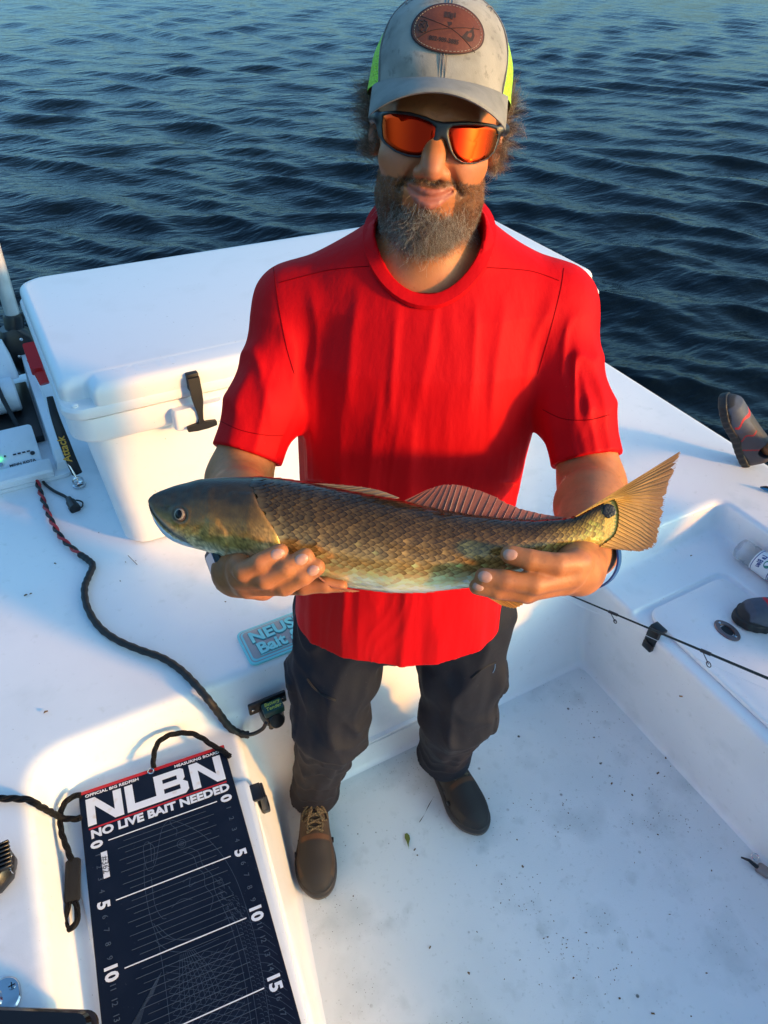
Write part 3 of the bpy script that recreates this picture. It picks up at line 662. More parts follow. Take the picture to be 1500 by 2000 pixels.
for k in range(0, 24):
    y = .1258+k*IN
    if k % 5 == 0: bp('ruler_line', [(.0465, y-.0009), (.264, y-.0009), (.264, y+.0009), (.0465, y+.0009)], lg)
    else: bp('ruler_line', [(.062, y-.0004), (.252, y-.0004), (.252, y+.0004), (.062, y+.0004)], gry)
    bp('ruler_line', [(.074, y+IN/2-.0003), (.238, y+IN/2-.0003), (.238, y+IN/2+.0003), (.074, y+IN/2+.0003)], gry)
    big = k % 5 == 0
    for x in (.0245, .2835):
        bt(str(k), x, y+(0 if big else -.002), .030 if big else .014, lg if big else gry, .0012 if big else 0, 1, -90, nm='number')
bp('paper_tag', [(.0300, .146), (.0415, .146), (.0415, .199), (.0300, .199)], lg, .0038)
bt('#362', .0358, .1725, .017, prt, .0002, 1.0, -90, nm='handwriting')
def line(pts, w_=.0007, n=8, mm=gry, nm='outline_print'):
    q = catmull(pts, n); q = np.stack([q[:, 0], -q[:, 1], np.full(len(q), .0040)], 1)
    T = np.gradient(q, axis=0); T /= _n(T)[:, None]+1e-12; s = np.cross(T, [0, 0, 1])*w_/2
    V = np.concatenate([q-s, q+s]); k = len(q); return V, [(i, i+1, k+i+1, k+i) for i in range(k-1)]
art = MB()
for pts in ([(.105, .20), (.100, .24), (.101, .30), (.108, .36), (.107, .44), (.100, .56)], [(.166, .128), (.192, .150), (.222, .185), (.247, .235), (.262, .29), (.268, .35), (.270, .42), (.262, .52), (.25, .6)], [(.166, .128), (.150, .14), (.138, .17), (.128, .20), (.118, .215), (.108, .21), (.108, .17), (.115, .158), (.122, .165), (.119, .20)],
            [(.118, .158), (.128, .175), (.122, .205)], [(.166, .128), (.168, .142), (.176, .155), (.172, .168)], [(.180, .205), (.196, .22), (.199, .245), (.208, .262), (.206, .285), (.215, .31), (.203, .335)], [(.190, .20), (.206, .215), (.210, .245), (.222, .27), (.221, .30), (.226, .325)],
            [(.114, .23), (.112, .28), (.120, .31), (.128, .315)], [(.105, .315), (.118, .345), (.150, .362), (.19, .37)], [(.103, .345), (.125, .372), (.16, .385), (.21, .385)], [(.110, .32), (.135, .355), (.175, .372)],
            [(.140, .30), (.160, .292), (.178, .30)], [(.168, .262), (.182, .258), (.178, .275), (.190, .27)], [(.228, .335), (.235, .38), (.236, .46), (.228, .56)], [(.236, .335), (.244, .38), (.246, .46), (.238, .56)]):
    art.add(*line(pts))
for r_ in (.0085, .0045, .002): art.add(*line([(.1795+r_*math.cos(t), .187+r_*math.sin(t)) for t in np.linspace(0, 6.28, 9)], n=3))
for k in range(9): art.add(*line([(.140+.003*k, .385), (.130+.007*k, .43), (.125+.0085*k, .475)], .0006))
for k in range(10): art.add(*line([(.105-.002*k, .40+.003*k), (.080-.004*k, .425+.004*k), (.052-.003*k, .475+.002*k)], .0006))
for k in range(12): art.add(*line([(.268, .38+.014*k), (.285, .385+.015*k), (.300, .405+.015*k)], .0006))
for k in range(-8, 26):
    pa = [(x, .39+(x-.11)*.55+k*.0115) for x in np.linspace(.112, .228, 6)]; pa = [(x, y) for x, y in pa if .39 < y < .70]
    pb = [(x, .46-(x-.11)*.75+k*.0115) for x in np.linspace(.112, .228, 6)]; pb = [(x, y) for x, y in pb if .39 < y < .70]
    for q in (pa, pb):
        if len(q) > 2: art.add(*line(q, .0006, 2))
g_ = np.random.default_rng(4)
for k in range(230):
    x, y = g_.uniform(.225, .266), g_.uniform(.20, .37)
    if x > .185+.0+(y-.15)*.42 or x < .218: continue
    a = g_.uniform(.3, 1.0); art.add(*line([(x, y), (x+.003*math.cos(a), y+.003*math.sin(a)), (x+.0055*math.cos(a+.4), y+.0055*math.sin(a+.4))], .0006, 2))
for k in range(150):
    x, y = .248+.0*k, .38; x = .247+(k % 3)*.0075; y = .375+(k//3)*.0075
    if y < .66: art.add(*line([(x, y), (x+.0045, y+.001), (x+.0055, y+.005)], .0006, 2))
art.build('fish_outline_print', gry, mb, smooth=False)
tag(meshobj('grommet', *tube([(.1485+.006*math.cos(t), -.006+.006*math.sin(t), .0045) for t in np.linspace(0, 6.28, 14, endpoint=False)], .0018, 6, True), steel, mb))

# ---------------------------------------------------------------- small fittings and oddments
bk = thing('ratchet_buckle', 'round black plastic knob with a steel ring on the left gunwale', 'knob', tuple(P(8, 1700, .5)+np.array([-.02, 0, 0])))
meshobj('knob_body', *lathe([(.030, .0), (.044, .004), (.047, .016), (.046, .030), (.038, .042), (.0, .046)], 10), blackp, bk)
for k in range(7): meshobj('rib', *bevbox(.012, .044, -.026+k*.008, -.0225+k*.008, .040, .050, .001, 1), blackp, bk)
meshobj('split_ring', *tube([(.040+.003*math.cos(t), -.012+.014*math.cos(t), .026+.016*math.sin(t)) for t in np.linspace(0, 6.28, 18, endpoint=False)], .0016, 6, True, up=(1, 0, 0)), steel, bk)
ct = thing('pop_up_cleat', 'polished steel pop-up cleat base on the left gunwale', 'cleat', tuple(P(12, 1942, .5)))
q = [(x, y) for x, y in rrect(-.075, .022, -.032, .026, .024, 8)]
meshobj('cleat_base', *loft([[(x, y, 0) for x, y in q], [(x, y, .003) for x, y in q], [(x*.92, y*.88, .0055) for x, y in q]]), steel, ct)
meshobj('cleat_head', *rrloft([(.005, -.06, -.004, -.017, .013, .012), (.010, -.058, -.006, -.015, .011, .011), (.012, -.052, -.010, -.010, .008, .008)]), steel, ct)
sc = meshobj('screw', *lathe([(.0065, .005), (.006, .0068), (0, .0072)], 14, t=(.011, .006, 0)), steel, ct)
meshobj('screw_slot', *bevbox(.006, .016, .0052, .0068, .007, .0078, 0), prt, ct); meshobj('screw_slot', *bevbox(.0102, .0118, .001, .011, .007, .0078, 0), prt, ct)
bx = P(175, 1972, .56)
ba_ = P(0, 1965, .56); bx = P(186, 1972, .56)
tb = thing('tackle_case', 'glossy black case lying at the bottom left edge of the frame', 'case', (bx[0], bx[1], .502))
tb.rotation_euler = (0, 0, math.atan2(bx[1]-ba_[1], bx[0]-ba_[0]))
meshobj('case_body', *rrloft([(.001, -.34, -.004, -.15, -.003, .02), (.006, -.343, -.001, -.153, 0, .022), (.052, -.343, -.001, -.153, 0, .022), (.058, -.338, -.006, -.148, -.005, .02)]), mat('gloss_black', (.008, .007, .007), .12), tb)
meshobj('case_rim', *rrloft([(.030, -.347, .003, -.157, .004, .022), (.034, -.349, .005, -.159, .006, .024), (.038, -.347, .003, -.157, .004, .022)]), mat('gloss_brown', (.03, .02, .015), .15), tb)

# water bottle lying on the right bench
btl = thing('water_bottle', 'clear plastic water bottle with white label lying on the right bench', 'bottle')
qa, qb = P(1443, 1068, .437), P(1560, 1150, .437); zz = (qb-qa)/np.linalg.norm(qb-qa)
btl.location = qa; Bm = basis(zz); 
plast = mat('clear_plastic', (.93, .96, .98), .06, trans=1.0, ior=1.15, alpha=.42)
prof = [(0, .004), (.012, .002), (.022, 0), (.030, .004), (.0325, .012), (.0325, .028), (.0300, .034), (.0325, .040), (.0325, .052), (.0305, .056), (.0320, .060), (.0320, .125), (.0305, .130), (.0325, .135), (.032, .155), (.026, .175), (.016, .195), (.0125, .203), (.0125, .212)]
meshobj('bottle_body', *lathe(prof, 32, Bm), plast, btl); meshobj('cap', *lathe([(.0145, .206), (.0150, .208), (.0150, .222), (.0135, .224), (0, .224)], 24, Bm), whitep, btl)
lab = mat('paper_label', (.78, .79, .80), .45); blu = mat('label_blue', (.03, .06, .22), .4)
meshobj('label', *lathe([(.0326, .062), (.0328, .063), (.0328, .122), (.0326, .123)], 32, Bm), lab, btl)
for z_ in (.066, .1185): meshobj('label_stripe', *lathe([(.0330, z_), (.0330, z_+.0022)], 32, Bm), blu, btl)
def wrap(VF, r_, z0, a0, up):     # flat x,y -> round the bottle (x along the bottle, y round it)
    V, F = VF; a = a0+V[:, 1]/r_*up; V2 = np.stack([(r_+V[:, 2])*np.cos(a), (r_+V[:, 2])*np.sin(a), z0+V[:, 0]], 1); return V2@Bm.T, F
up_dir = Bm.T@np.array([0, 0, 1.0]); view = Bm.T@(-FB); a_v = math.atan2(view[1], view[0])
meshobj('lettering', *wrap(xf(text_vf('Le Bleu', .020, .0006, .0003, .70, .3), rot('Z', 90), (.0885, -.020, 0)), .0331, 0, a_v+.15, 1), blu, btl, smooth=False)
V = [(.1035+.010*math.cos(t), .013*math.sin(t), 0.0004) for t in np.linspace(0, 6.28, 20, endpoint=False)]
meshobj('label_emblem', *wrap((np.array(V), [tuple(range(20))]), .0332, 0, a_v+.15, 1), mat('emblem_green', (.04, .22, .18), .5), btl, smooth=False)
meshobj('label_ribbon', *wrap((np.array([(.106, -.020, .0003), (.113, -.018, .0003), (.113, -.012, .0003), (.108, -.013, .0003)]), [(0, 1, 2, 3)]), .0332, 0, a_v+.15, 1), mat('emblem_red', (.35, .05, .04), .5), btl, smooth=False)

# fishing rod leaning across the cockpit corner
rod = thing('fishing_rod', 'thin black fishing rod lying across the right bench edge', 'fishing rod')
r0, r1 = P(1060, 1140, .52), P(1500, 1325, .55); ex_ = r1+(r1-r0)*1.2
rr = np.linspace(0, 1, 30); pts = r0[None]+(ex_-r0)[None]*rr[:, None]
meshobj('blank', *tube(pts, .0016+.0042*rr, 8), mat('graphite', (.012, .018, .020), .25), rod)
for t_, s_ in ((.16, .010), (.345, .014), (.62, .018)):
    p_ = r0+(ex_-r0)*t_; dn = np.array([-.35, -.55, -.35]); dn /= np.linalg.norm(dn); ax = (ex_-r0)/np.linalg.norm(ex_-r0)
    cg = p_+dn*s_*1.9
    g = MB(); g.add(*tube([p_-ax*.012, cg-ax*.0], .0011, 5)); g.add(*tube([cg+(ax*.8*math.cos(t)+dn*math.sin(t))*s_*.45+0*dn for t in np.linspace(0, 6.28, 14, endpoint=False)], .0012, 5, True)); g.build('line_guide', blackp, rod)
    meshobj('wrap', *tube([p_-ax*.016, p_+ax*.008], .0030+.0042*t_, 8), prt, rod)
meshobj('line', *tube([r0+(-.004, -.01, -.010), r0+(ex_-r0)*.16+np.array([-.35, -.55, -.35])*.026, r0+(ex_-r0)*.345+np.array([-.35, -.55, -.35])*.034, r0+(ex_-r0)*.62+np.array([-.35, -.55, -.35])*.040], .0005, 5), mat('fishing_line', (.7, .72, .75), .3), rod)

pl = thing('snap_swivel', 'small black and grey metal clip lying on the cockpit floor at right', 'clip', tuple(P(1486, 1700, .006)))
meshobj('clip_body', *xf(rrloft([(.0, -.012, .014, -.022, .012, .006), (.010, -.012, .014, -.022, .012, .008), (.014, -.008, .010, -.016, .008, .006)]), rot('Z', 20)), mat('weathered_metal', (.28, .24, .23), .45, .5), pl)
meshobj('clip_arm', *tube([(-.006, .006, .008), (-.014, .03, .012), (-.022, .046, .006)], [.006, .004, .002], 6), blackp, pl)
meshobj('clip_ring', *tube([(.012+.009*math.cos(t), .03+.009*math.sin(t), .006) for t in np.linspace(0, 6.28, 14, endpoint=False)], .0014, 5, True), steel, pl)
lu = thing('fishing_lure', 'small blue lure with dark edge on the right gunwale', 'lure', tuple(P(1500, 957, .507)))
meshobj('lure_body', *tube([(-.012, .02, 0), (-.004, .012, .0), (.008, -.006, 0), (.02, -.03, 0), (.026, -.045, 0)], [.002, .007, .009, .007, .002], 10, flat=.6), mat('lure_blue', (.03, .20, .40), .25), lu)
meshobj('lure_back', *tube([(-.012, .02, .003), (-.002, .010, .005), (.010, -.010, .006), (.022, -.036, .004)], [.001, .004, .005, .002], 8), blackp, lu)

# bits of dirt lying about
lf = mat('leaf_green', (.16, .20, .03), .5); tw_ = mat('dry_twig', (.05, .045, .035), .7); brn = mat('dry_leaf', (.13, .07, .025), .7)
lc = P(795, 1640, .007); q = [(0, -.022), (.003, -.010), (.008, .0), (.008, .010), (.003, .018), (-.003, .016), (-.005, .006), (-.002, -.006)]
V = [(x, y, .002*math.sin(i)) for i, (x, y) in enumerate(q)]; leaf = meshobj('leaf', [(x, y, z+.001) for x, y, z in V]+[(x, y, z) for x, y, z in V], [tuple(range(8)), tuple(range(15, 7, -1))]+[(i, 8+i, 8+(i+1) % 8, (i+1) % 8) for i in range(8)], lf)
leaf.location = lc; leaf.rotation_euler = (0, 0, -.35); tag(leaf, 'small yellow-green leaf on the cockpit floor between the shoes', 'leaf')
tag(meshobj('twig', *tube(catmull([P(819, 1606, .008), P(828, 1592, .008), P(838, 1572, .008), P(848, 1555, .008)], 4), [.0006+.0005*math.sin(i) for i in range(13)], 5), tw_), 'thin grey twig on the floor between the shoes', 'twig')
gd = np.random.default_rng(21); dm = MB()
def crumb(p, s):
    a = gd.normal(size=(8, 3)); base = np.array([(-1, -1, 0), (1, -1, 0), (1, 1, 0), (-1, 1, 0), (-.7, -.7, 1), (.7, -.7, 1), (.7, .7, 1), (-.7, .7, 1)])*np.array([gd.uniform(.6, 1.8), .7, .5])+a*.25
    base[:, 2] = np.clip(base[:, 2], -.1, 2); dm.add(base@rot('Z', gd.uniform(0, 360)).T*s+p, [(3, 2, 1, 0), (4, 5, 6, 7), (0, 1, 5, 4), (1, 2, 6, 5), (2, 3, 7, 6), (3, 0, 4, 7)])
for x, y in ((1021, 1692), (810, 1659), (815, 1670), (955, 1560), (1220, 1545), (1235, 1553), (1175, 1490), (1285, 1510), (1100, 1570), (1110, 1588), (1090, 1625), (1210, 1950), (1275, 1980), (1308, 1786), (1120, 1910), (1380, 1900), (1195, 1530), (1070, 1830), (840, 1850), (690, 1750), (1350, 1985), (915, 1900), (1010, 1640), (1160, 1440), (1300, 1480), (1390, 1700), (1285, 1630)):
    crumb(P(x, y, .006), gd.uniform(.0013, .0030))
for k in range(260):
    cxy = [(1090, 1570), (1160, 1380), (1250, 1500), (1180, 1870), (1100, 1850), (1340, 1600), (1000, 1750)][k % 7]; p_ = P(cxy[0]+gd.normal()*55, cxy[1]+gd.normal()*45, .005)
    if p_[0] < 1.29 and p_[1] < .93: crumb(p_, gd.uniform(.0005, .0013))
for x, y in ((50, 1162), (193, 1040), (265, 1095), (440, 1175), (60, 1160), (235, 1135), (108, 1100), (245, 1098), (90, 1390), (1350, 1085), (1330, 1360)):
    crumb(P(x, y, .503), gd.uniform(.0012, .003))
tag(dm.build('dirt_specks', brn, None, False), 'dark grit and plant crumbs scattered on deck and floor', 'dirt', kind='stuff')
tw2 = meshobj('pine_needle', *tube([P(250, 1085, .505), P(258, 1093, .504), P(268, 1103, .503)], .0008, 5), brn); tag(tw2, 'brown pine needle at the foot of the cooler', 'twig')
# ================================================================ the angler (frame turned to face the lens, root rotated into the boat)
man = thing('person', 'bearded man in red t-shirt, cap and mirrored sunglasses holding up a fish', 'person', (0, 0, 0), -YAW)
HP = np.array([851, 262])
Hc = D(*HP, .915); fz = -(Hc-CC)/np.linalg.norm(Hc-CC)
ar = math.radians(6.0); iu = UV*math.cos(ar)+RV*math.sin(ar); hu = iu-fz*(iu@fz); hu /= np.linalg.norm(hu); hr = np.cross(hu, fz)
HB = np.stack([hr, hu, fz], 1)
def Hd(x, y, z): return Hc+HB@np.array([x, y, z], float)
def toH(V): return (np.asarray(V)-Hc)@HB
def proj(Q):
    v = np.asarray(Q)-CC; d = v@FV; return np.stack([750+FPX*(v@RV)/d, 1000-FPX*(v@UV)/d, d], -1)
SLICE = {}
body = SDF()
E_ = lambda x, y, z, a, b, c, k=.01, m='u', R=None: body.ell(Hd(x, y, z), (a, b, c), k, m, HB if R is None else HB@R)
# skull, face planes
E_(0, .042, -.012, .075, .080, .094, .01)
E_(0, -.018, .014, .067, .080, .070, .03)
E_(0, -.070, .022, .054, .048, .056, .03)
E_(0, -.091, .058, .024, .021, .022, .022)
for s in (-1, 1):
    E_(s*.040, -.030, .052, .026, .022, .022, .02)          # cheekbones
    E_(s*.030, -.052, .062, .016, .016, .016, .02)          # smile fold fullness
    E_(s*.049, -.074, .010, .016, .026, .036, .02)          # jaw angle
    E_(s*.030, .004, .094, .014, .010, .012, .012, 's')      # eye sockets
    E_(s*.030, -.001, .072, .0135, .0125, .0125, .004)       # eyeballs under the lenses
    body.cap(Hd(s*.014, .020, .084), Hd(s*.044, .016, .070), .008, .006, .014)
    body.cap(Hd(s*.079, .010, -.016), Hd(s*.077, -.024, -.008), .011, .008, .006)   # ear
    E_(s*.083, .006, -.016, .005, .020, .013, .004)
    E_(s*.087, .002, -.012, .003, .010, .006, .003, 's')
for s in (-1, 1): E_(s*.026, -.028, .066, .020, .018, .018, .02)
body.path([Hd(0, .016, .078), Hd(0, -.008, .087), Hd(0, -.026, .1005), Hd(0, -.0370, .1075)], [.0108, .0102, .0112, .0124], .012)
for s in (-1, 1):
    E_(s*.0145, -.0415, .0960, .0085, .0080, .012, .007)
    E_(s*.0075, -.0500, .1020, .0038, .0032, .005, .003, 's')
E_(0, -.062, .074, .031, .020, .017, .014)                    # mouth mound
MX = (-.029, -.020, -.010, -.003, 0, .003, .010, .020, .029)
q_ = lambda x: (abs(x)/.029)
body.path([Hd(x, -.0622+.0075*q_(x)**2-(.0006 if abs(x) < .002 else 0), .0918-.0145*q_(x)**2) for x in MX], [.0015, .0028, .0038, .0040, .0036, .0040, .0038, .0028, .0015], .003)
body.path([Hd(x, -.0758+.0165*q_(x)**2, .0905-.015*q_(x)**2) for x in MX], [.0015, .0036, .0050, .0056, .0057, .0056, .0050, .0036, .0015], .003)
body.path([Hd(x, -.0685+.0112*q_(x)**2, .0975-.0150*q_(x)**2) for x in MX], [.0014, .0028, .0036, .0039, .0040, .0039, .0036, .0028, .0014], .0012, 's')
for s in (-1, 1): body.cap(Hd(s*.020, -.038, .088), Hd(s*.037, -.060, .072), .0022, .0030, .010, 's')      # smile line
# neck and trunk
n0 = Hd(0, -.085, -.022); n1 = J(832, 500, 1.015)
body.cap(n0, n1, .062, .069, .03)
body.cap(Hd(0, -.105, .02), n1+np.array([0, -.035, -.03]), .030, .03, .03)
nb = n1+np.array([0, .005, -.02])
for s, px in ((-1, 572), (1, 1088)):
    sh = J(px, 592, 1.0); body.cap(nb+np.array([s*.02, .01, 0]), sh, .050, .048, .04)
body.ell(np.array([nb[0]-.005, .99, 1.33]), (.165, .092, .15), .05)
body.ell(np.array([nb[0]-.01, .965, 1.08]), (.150, .105, .25), .05)
# arms
shA, shB = J(576, 600, 1.0), J(1084, 600, 1.0)
elA, elB = J(466, 938, .815), J(1156, 950, .805)
wrA, wrB = D(478, 1076, .757), D(1150, 1072, .738)
body.path([shA, shA*.5+elA*.5, elA], [.042, .042, .0435], .02)
body.path([shB, shB*.5+elB*.5, elB], [.042, .042, .0435], .02)
body.path([elA, elA*.62+wrA*.38, wrA], [.043, .039, .0265], .02)
body.path([elB, elB*.62+wrB*.38, wrB], [.043, .042, .0285], .02)
# hand A (left of the picture): fingers wrap round the front of the fish, palm under it
A = lambda x, y, d: D(x, y, d)
body.cap(wrA, A(482, 1118, .700), .026, .022, .015)
for (x, y, d, r) in ((468, 1108, .670, .0125), (474, 1126, .674, .0125), (485, 1143, .682, .0130), (515, 1150, .694, .0115)):
    body.cap(A(472, 1104, .715), A(x, y, d), .019, r, .010)
for (x, y, d) in ((520, 1122, .715), (560, 1128, .720)): body.cap(A(460, 1118, .705), A(x, y, d), .020, .014, .012)
body.path([A(466, 1104, .667), A(476, 1116, .652), A(508, 1100, .645), A(547, 1079, .648)], [.0110, .0095, .0090, .0084], .0022)
body.path([A(468, 1130, .668), A(518, 1131, .651), A(561, 1110, .645), A(596, 1088, .647)], [.0108, .0095, .0091, .0085], .0022)
body.path([A(490, 1143, .675), A(556, 1144, .657), A(592, 1125, .648), A(618, 1108, .648)], [.0104, .0094, .0088, .0082], .0022)
body.path([A(540, 1146, .690), A(593, 1146, .674), A(636, 1143, .672), A(667, 1145, .674)], [.0090, .0076, .0070, .0060], .0035)
body.path([A(455, 1085, .735), A(490, 1040, .762), A(545, 1000, .762)], [.016, .012, .009], .01)      # thumb behind the fish
# hand B
body.cap(wrB, A(1120, 1108, .692), .026, .022, .015)
for (x, y, d, r) in ((1124, 1098, .668, .0140), (1112, 1120, .672, .0132), (1100, 1138, .680, .0120)):
    body.cap(A(1136, 1098, .712), A(x, y, d), .019, r, .010)
for (x, y, d) in ((1080, 1118, .705), (1040, 1124, .712)): body.cap(A(1130, 1115, .700), A(x, y, d), .021, .014, .012)
body.path([A(1135, 1098, .668), A(1088, 1102, .652), A(1034, 1093, .650), A(996, 1083, .652)], [.0114, .0102, .0095, .0087], .0022)
body.path([A(1118, 1124, .668), A(1043, 1141, .652), A(984, 1133, .650), A(945, 1127, .652)], [.0115, .0100, .0092, .0086], .0035)
body.path([A(1100, 1142, .676), A(1025, 1159, .660), A(970, 1153, .656), A(932, 1146, .657)], [.0100, .0084, .0080, .0076], .003)
body.path([A(1090, 1140, .690), A(1030, 1162, .680), A(985, 1160, .680)], [.010, .0078, .0068], .004)
body.path([A(1150, 1085, .730), A(1110, 1050, .757), A(1060, 1030, .757)], [.016, .012, .009], .01)
bx0 = np.array([-.36, .40, .93]); bx1 = np.array([.42, 1.16, 1.86])
V, F = nets(body, bx0, bx1, .0024)
keep = V[:, 2] > .935
H = toH(V); pr_ = proj(V)
# colouring that belongs to the skin itself
base = np.array([.46, .160, .055]); nzs = vnoise(V*60, 3)*.5+vnoise(V*160, 4)*.3
cols = np.tile(base, (len(V), 1))*(1+.20*nzs)[:, None]; cols = lerp(cols, (.46, .12, .05), np.clip(vnoise(V*28, 21), 0, 1)*.35); cols = lerp(cols, (.24, .085, .04), (vnoise(V*330, 22) > .72)*.35)
def blob(c, r, col, amt):
    global cols
    t = np.exp(-(((H-np.array(c))/np.array(r))**2).sum(1))*amt; cols = lerp(cols, np.array(col), t)
for s in (-1, 1): blob((s*.040, -.032, .07), (.022, .018, .03), (.42, .12, .065), .6); blob((s*.083, 0, -.01), (.01, .03, .03), (.55, .22, .15), .6)
blob((0, -.037, .110), (.014, .014, .02), (.42, .13, .07), .6)
lipx = np.clip(np.abs(H[:, 0])/.029, 0, 1)
lup, ldn = -.0578+.0040*lipx**2, -.0815+.0210*lipx**2
lip = sst(H[:, 1], ldn-.0012, ldn+.0008)*sst(-H[:, 1], -lup-.0012, -lup+.0008)*(H[:, 2] > .068)*(lipx < .99)
cols = lerp(cols, (.36, .10, .07), lip*.8)
mouthin = sst(-np.abs(H[:, 1]+.0685-.0112*lipx**2), -.0022, -.0008)*(H[:, 2] > .062)*(H[:, 2] < .0915-.014*lipx**2)*(lipx < .97); cols = lerp(cols, (.07, .02, .018), mouthin)
ax, ay, az = np.abs(H[:, 0]), H[:, 1], H[:, 2]
top_line = -.026-(.080-ax)*1.20
side = sst(top_line-ay, -.004, .010)*(ax > .031)
mous = sst(-.0475-ay, -.002, .003)*(ay > -.0575+.004*lipx**2)*(ax < .040)*(az > .065)
mous2 = ((ax > .032) & (ay < -.050) & (ay > -.10) & (az > .04))*1.0
chin = sst(-.0935-ay+.35*np.maximum(ax-.012, 0), -.004, .006)*(ax <= .034); soul = (ax < .009)*sst(-.0835-ay, -.002, .003)*.6
dens = np.clip(np.maximum.reduce([side, mous, mous2, chin, soul]), 0, 1)*(1-lip)
dens = dens*(az > -.028)*sst(ay, -.140, -.118)*(ay < .02)
under = sst(az, -.01, .02)
headm = (np.linalg.norm(H, axis=1) < .20)
dens = dens*headm
cols = lerp(cols, (.085, .046, .028), dens*.8)
scalp = headm*np.clip(sst(ay, .05, .075)*(az > .03)+sst(-.0-az, -.0, .02)*sst(ay, -.05, -.02), 0, 1); cols = lerp(cols, (.07, .045, .03), scalp*.85)
grime = np.clip(vnoise(V*90, 9)+.1, 0, 1)*(V[:, 1] < .62); cols = lerp(cols, (.13, .055, .03), grime*.5)
knu = (V[:, 1] < .60); cols = lerp(cols, (.42, .13, .06), knu*.4*np.clip(vnoise(V*45, 12), 0, 1))
skin = mat('skin', (.5, .27, .16), .50, attr=True, sss=(.12, (1.0, .35, .15), .010), spec=.35, bump=[('noise', 900, .12, .0006), ('noise', 160, .18, .0012), ('voronoi', 420, .12, .0008)])
fm = keep[F].all(1); F = F[fm]
bo_ = meshobj('body', V, F, skin, man, cols=cols)

def surf(VV, FF):
    me = bpy.data.meshes.new('tmp'); n = len(FF); me.vertices.add(len(VV)); me.vertices.foreach_set('co', VV.astype(np.float32).ravel()); me.loops.add(n*4); me.loops.foreach_set('vertex_index', FF.astype(np.int32).ravel())
    me.polygons.add(n); me.polygons.foreach_set('loop_start', np.arange(0, n*4, 4, dtype=np.int32)); me.update(calc_edges=True)
    nr = np.zeros(len(VV)*3, np.float32); me.vertices.foreach_get('normal', nr); bpy.data.meshes.remove(me); return nr.reshape(-1, 3)
Nv = surf(V, F)
def march(sdf, px, py, d0=.3, d1=2.4, off=0.0):     # first surface met along the line of sight
    ds = np.arange(d0, d1, .004); Q = np.array([D(px, py, d) for d in ds], np.float32); v = sdf(Q); i = np.argmax(v < off)
    if not (v < off).any(): return None
    if i == 0: return Q[0].astype(float)
    t = (v[i-1]-off)/(v[i-1]-v[i]+1e-9); return (Q[i-1]*(1-t)+Q[i]*t).astype(float)
# nails
nailm = mat('fingernail', (.54, .27, .19), .34, spec=.35, sss=(.2, (1, .4, .2), .004))
def nail(px, py, dx, dy, a=.0072, b=.0056):
    c = march(body, px, py); g = np.array([body((c+e).astype(np.float32)[None])[0]-body((c-e).astype(np.float32)[None])[0] for e in np.eye(3)*.0015]); g /= np.linalg.norm(g)
    l = RV*dx-UV*dy; l = l-g*(l@g); l /= np.linalg.norm(l); s = np.cross(g, l); V = []; F = []
    R_, K = 5, 16
    for i in range(R_+1):
        for k in range(K):
            t = 2*math.pi*k/K; u, v = math.cos(t)*i/R_, math.sin(t)*i/R_; u2 = u*(1.0 if u > 0 else .92)
            u2 = np.sign(u2)*abs(u2)**.9
            V.append(c+l*u2*a+s*v*b+g*(.0009-.0022*(v*b/.0056)**2-.0012*(i/R_)**4-.0006*u*u))
    for i in range(R_):
        for k in range(K): F.append((i*K+k, i*K+(k+1) % K, (i+1)*K+(k+1) % K, (i+1)*K+k))
    meshobj('fingernail', V, F, nailm, man)
nail(541, 1083, 1, -.45); nail(588, 1093, 1, -.55); nail(611, 1115, 1, -.55, .0066, .0052)
nail(998, 1084, -1, -.12); nail(949, 1127, -1, -.20); nail(935, 1147, -1, -.15, .0058, .0045)
# teeth
tee = MB()
for k in range(-4, 5):
    x = k*.0047; tee.add(*xf(bevbox(-.00215, .00215, -.0032, .0022, -.0018, .0018, .0008, 1), HB, Hd(x, -.0668+.0108*(x/.029)**2, .0905-.0150*(abs(x)/.029)**2)))
tee.build('teeth', mat('teeth', (.72, .66, .54), .3), man)

# ---- hair and beard strands
fc = V[F].mean(1); fa = np.linalg.norm(np.cross(V[F[:, 1]]-V[F[:, 0]], V[F[:, 3]]-V[F[:, 0]]), axis=1); fd = dens[F].mean(1)
g5 = np.random.default_rng(5)
def sample(wt, n):
    i = g5.choice(len(F), n, p=wt/wt.sum()); a, b = g5.random(n), g5.random(n); q = V[F[i]]
    return (q[:, 0]*((1-a)*(1-b))[:, None]+q[:, 1]*(a*(1-b))[:, None]+q[:, 2]*(a*b)[:, None]+q[:, 3]*((1-a)*b)[:, None]), Nv[F[i][:, 0]].astype(float), i
hairm = mat('hair', (.2, .1, .05), .42, attr=True, spec=.4)
pts, nn, ii = sample(fa*fd*np.where(toH(fc)[:, 1] < -.07, 1.25, 1.0), 14000)
hp = toH(pts); dl = HB@np.array([0, -1, 0]); 
ln = .0055+.0085*sst(-hp[:, 1], .065, .115)*sst(hp[:, 2], -.02, .05)*sst(.055-np.abs(hp[:, 0]), 0, .03); ln = np.where((hp[:, 1] > -.060) & (np.abs(hp[:, 0]) < .035), .0055, ln)*g5.uniform(.5, 1.1, len(ln))
side_ = HB@np.array([1, 0, 0.0])
sd2_ = np.where(np.abs(hp[:, 0:1]) < .036, np.sign(hp[:, 0:1])*.75*(hp[:, 1:2] > -.062), np.sign(hp[:, 0:1])*.12-hp[:, 0:1]*4.0*(hp[:, 1:2] < -.09))
dirs = nn*.55+dl[None]*1.0+side_[None]*sd2_-nn*.25*(hp[:, 1:2] < -.06)+g5.normal(size=(len(pts), 3))*.30
grey = sst(-hp[:, 1], .080, .125)*.60+.12; isg = g5.random(len(pts)) < grey
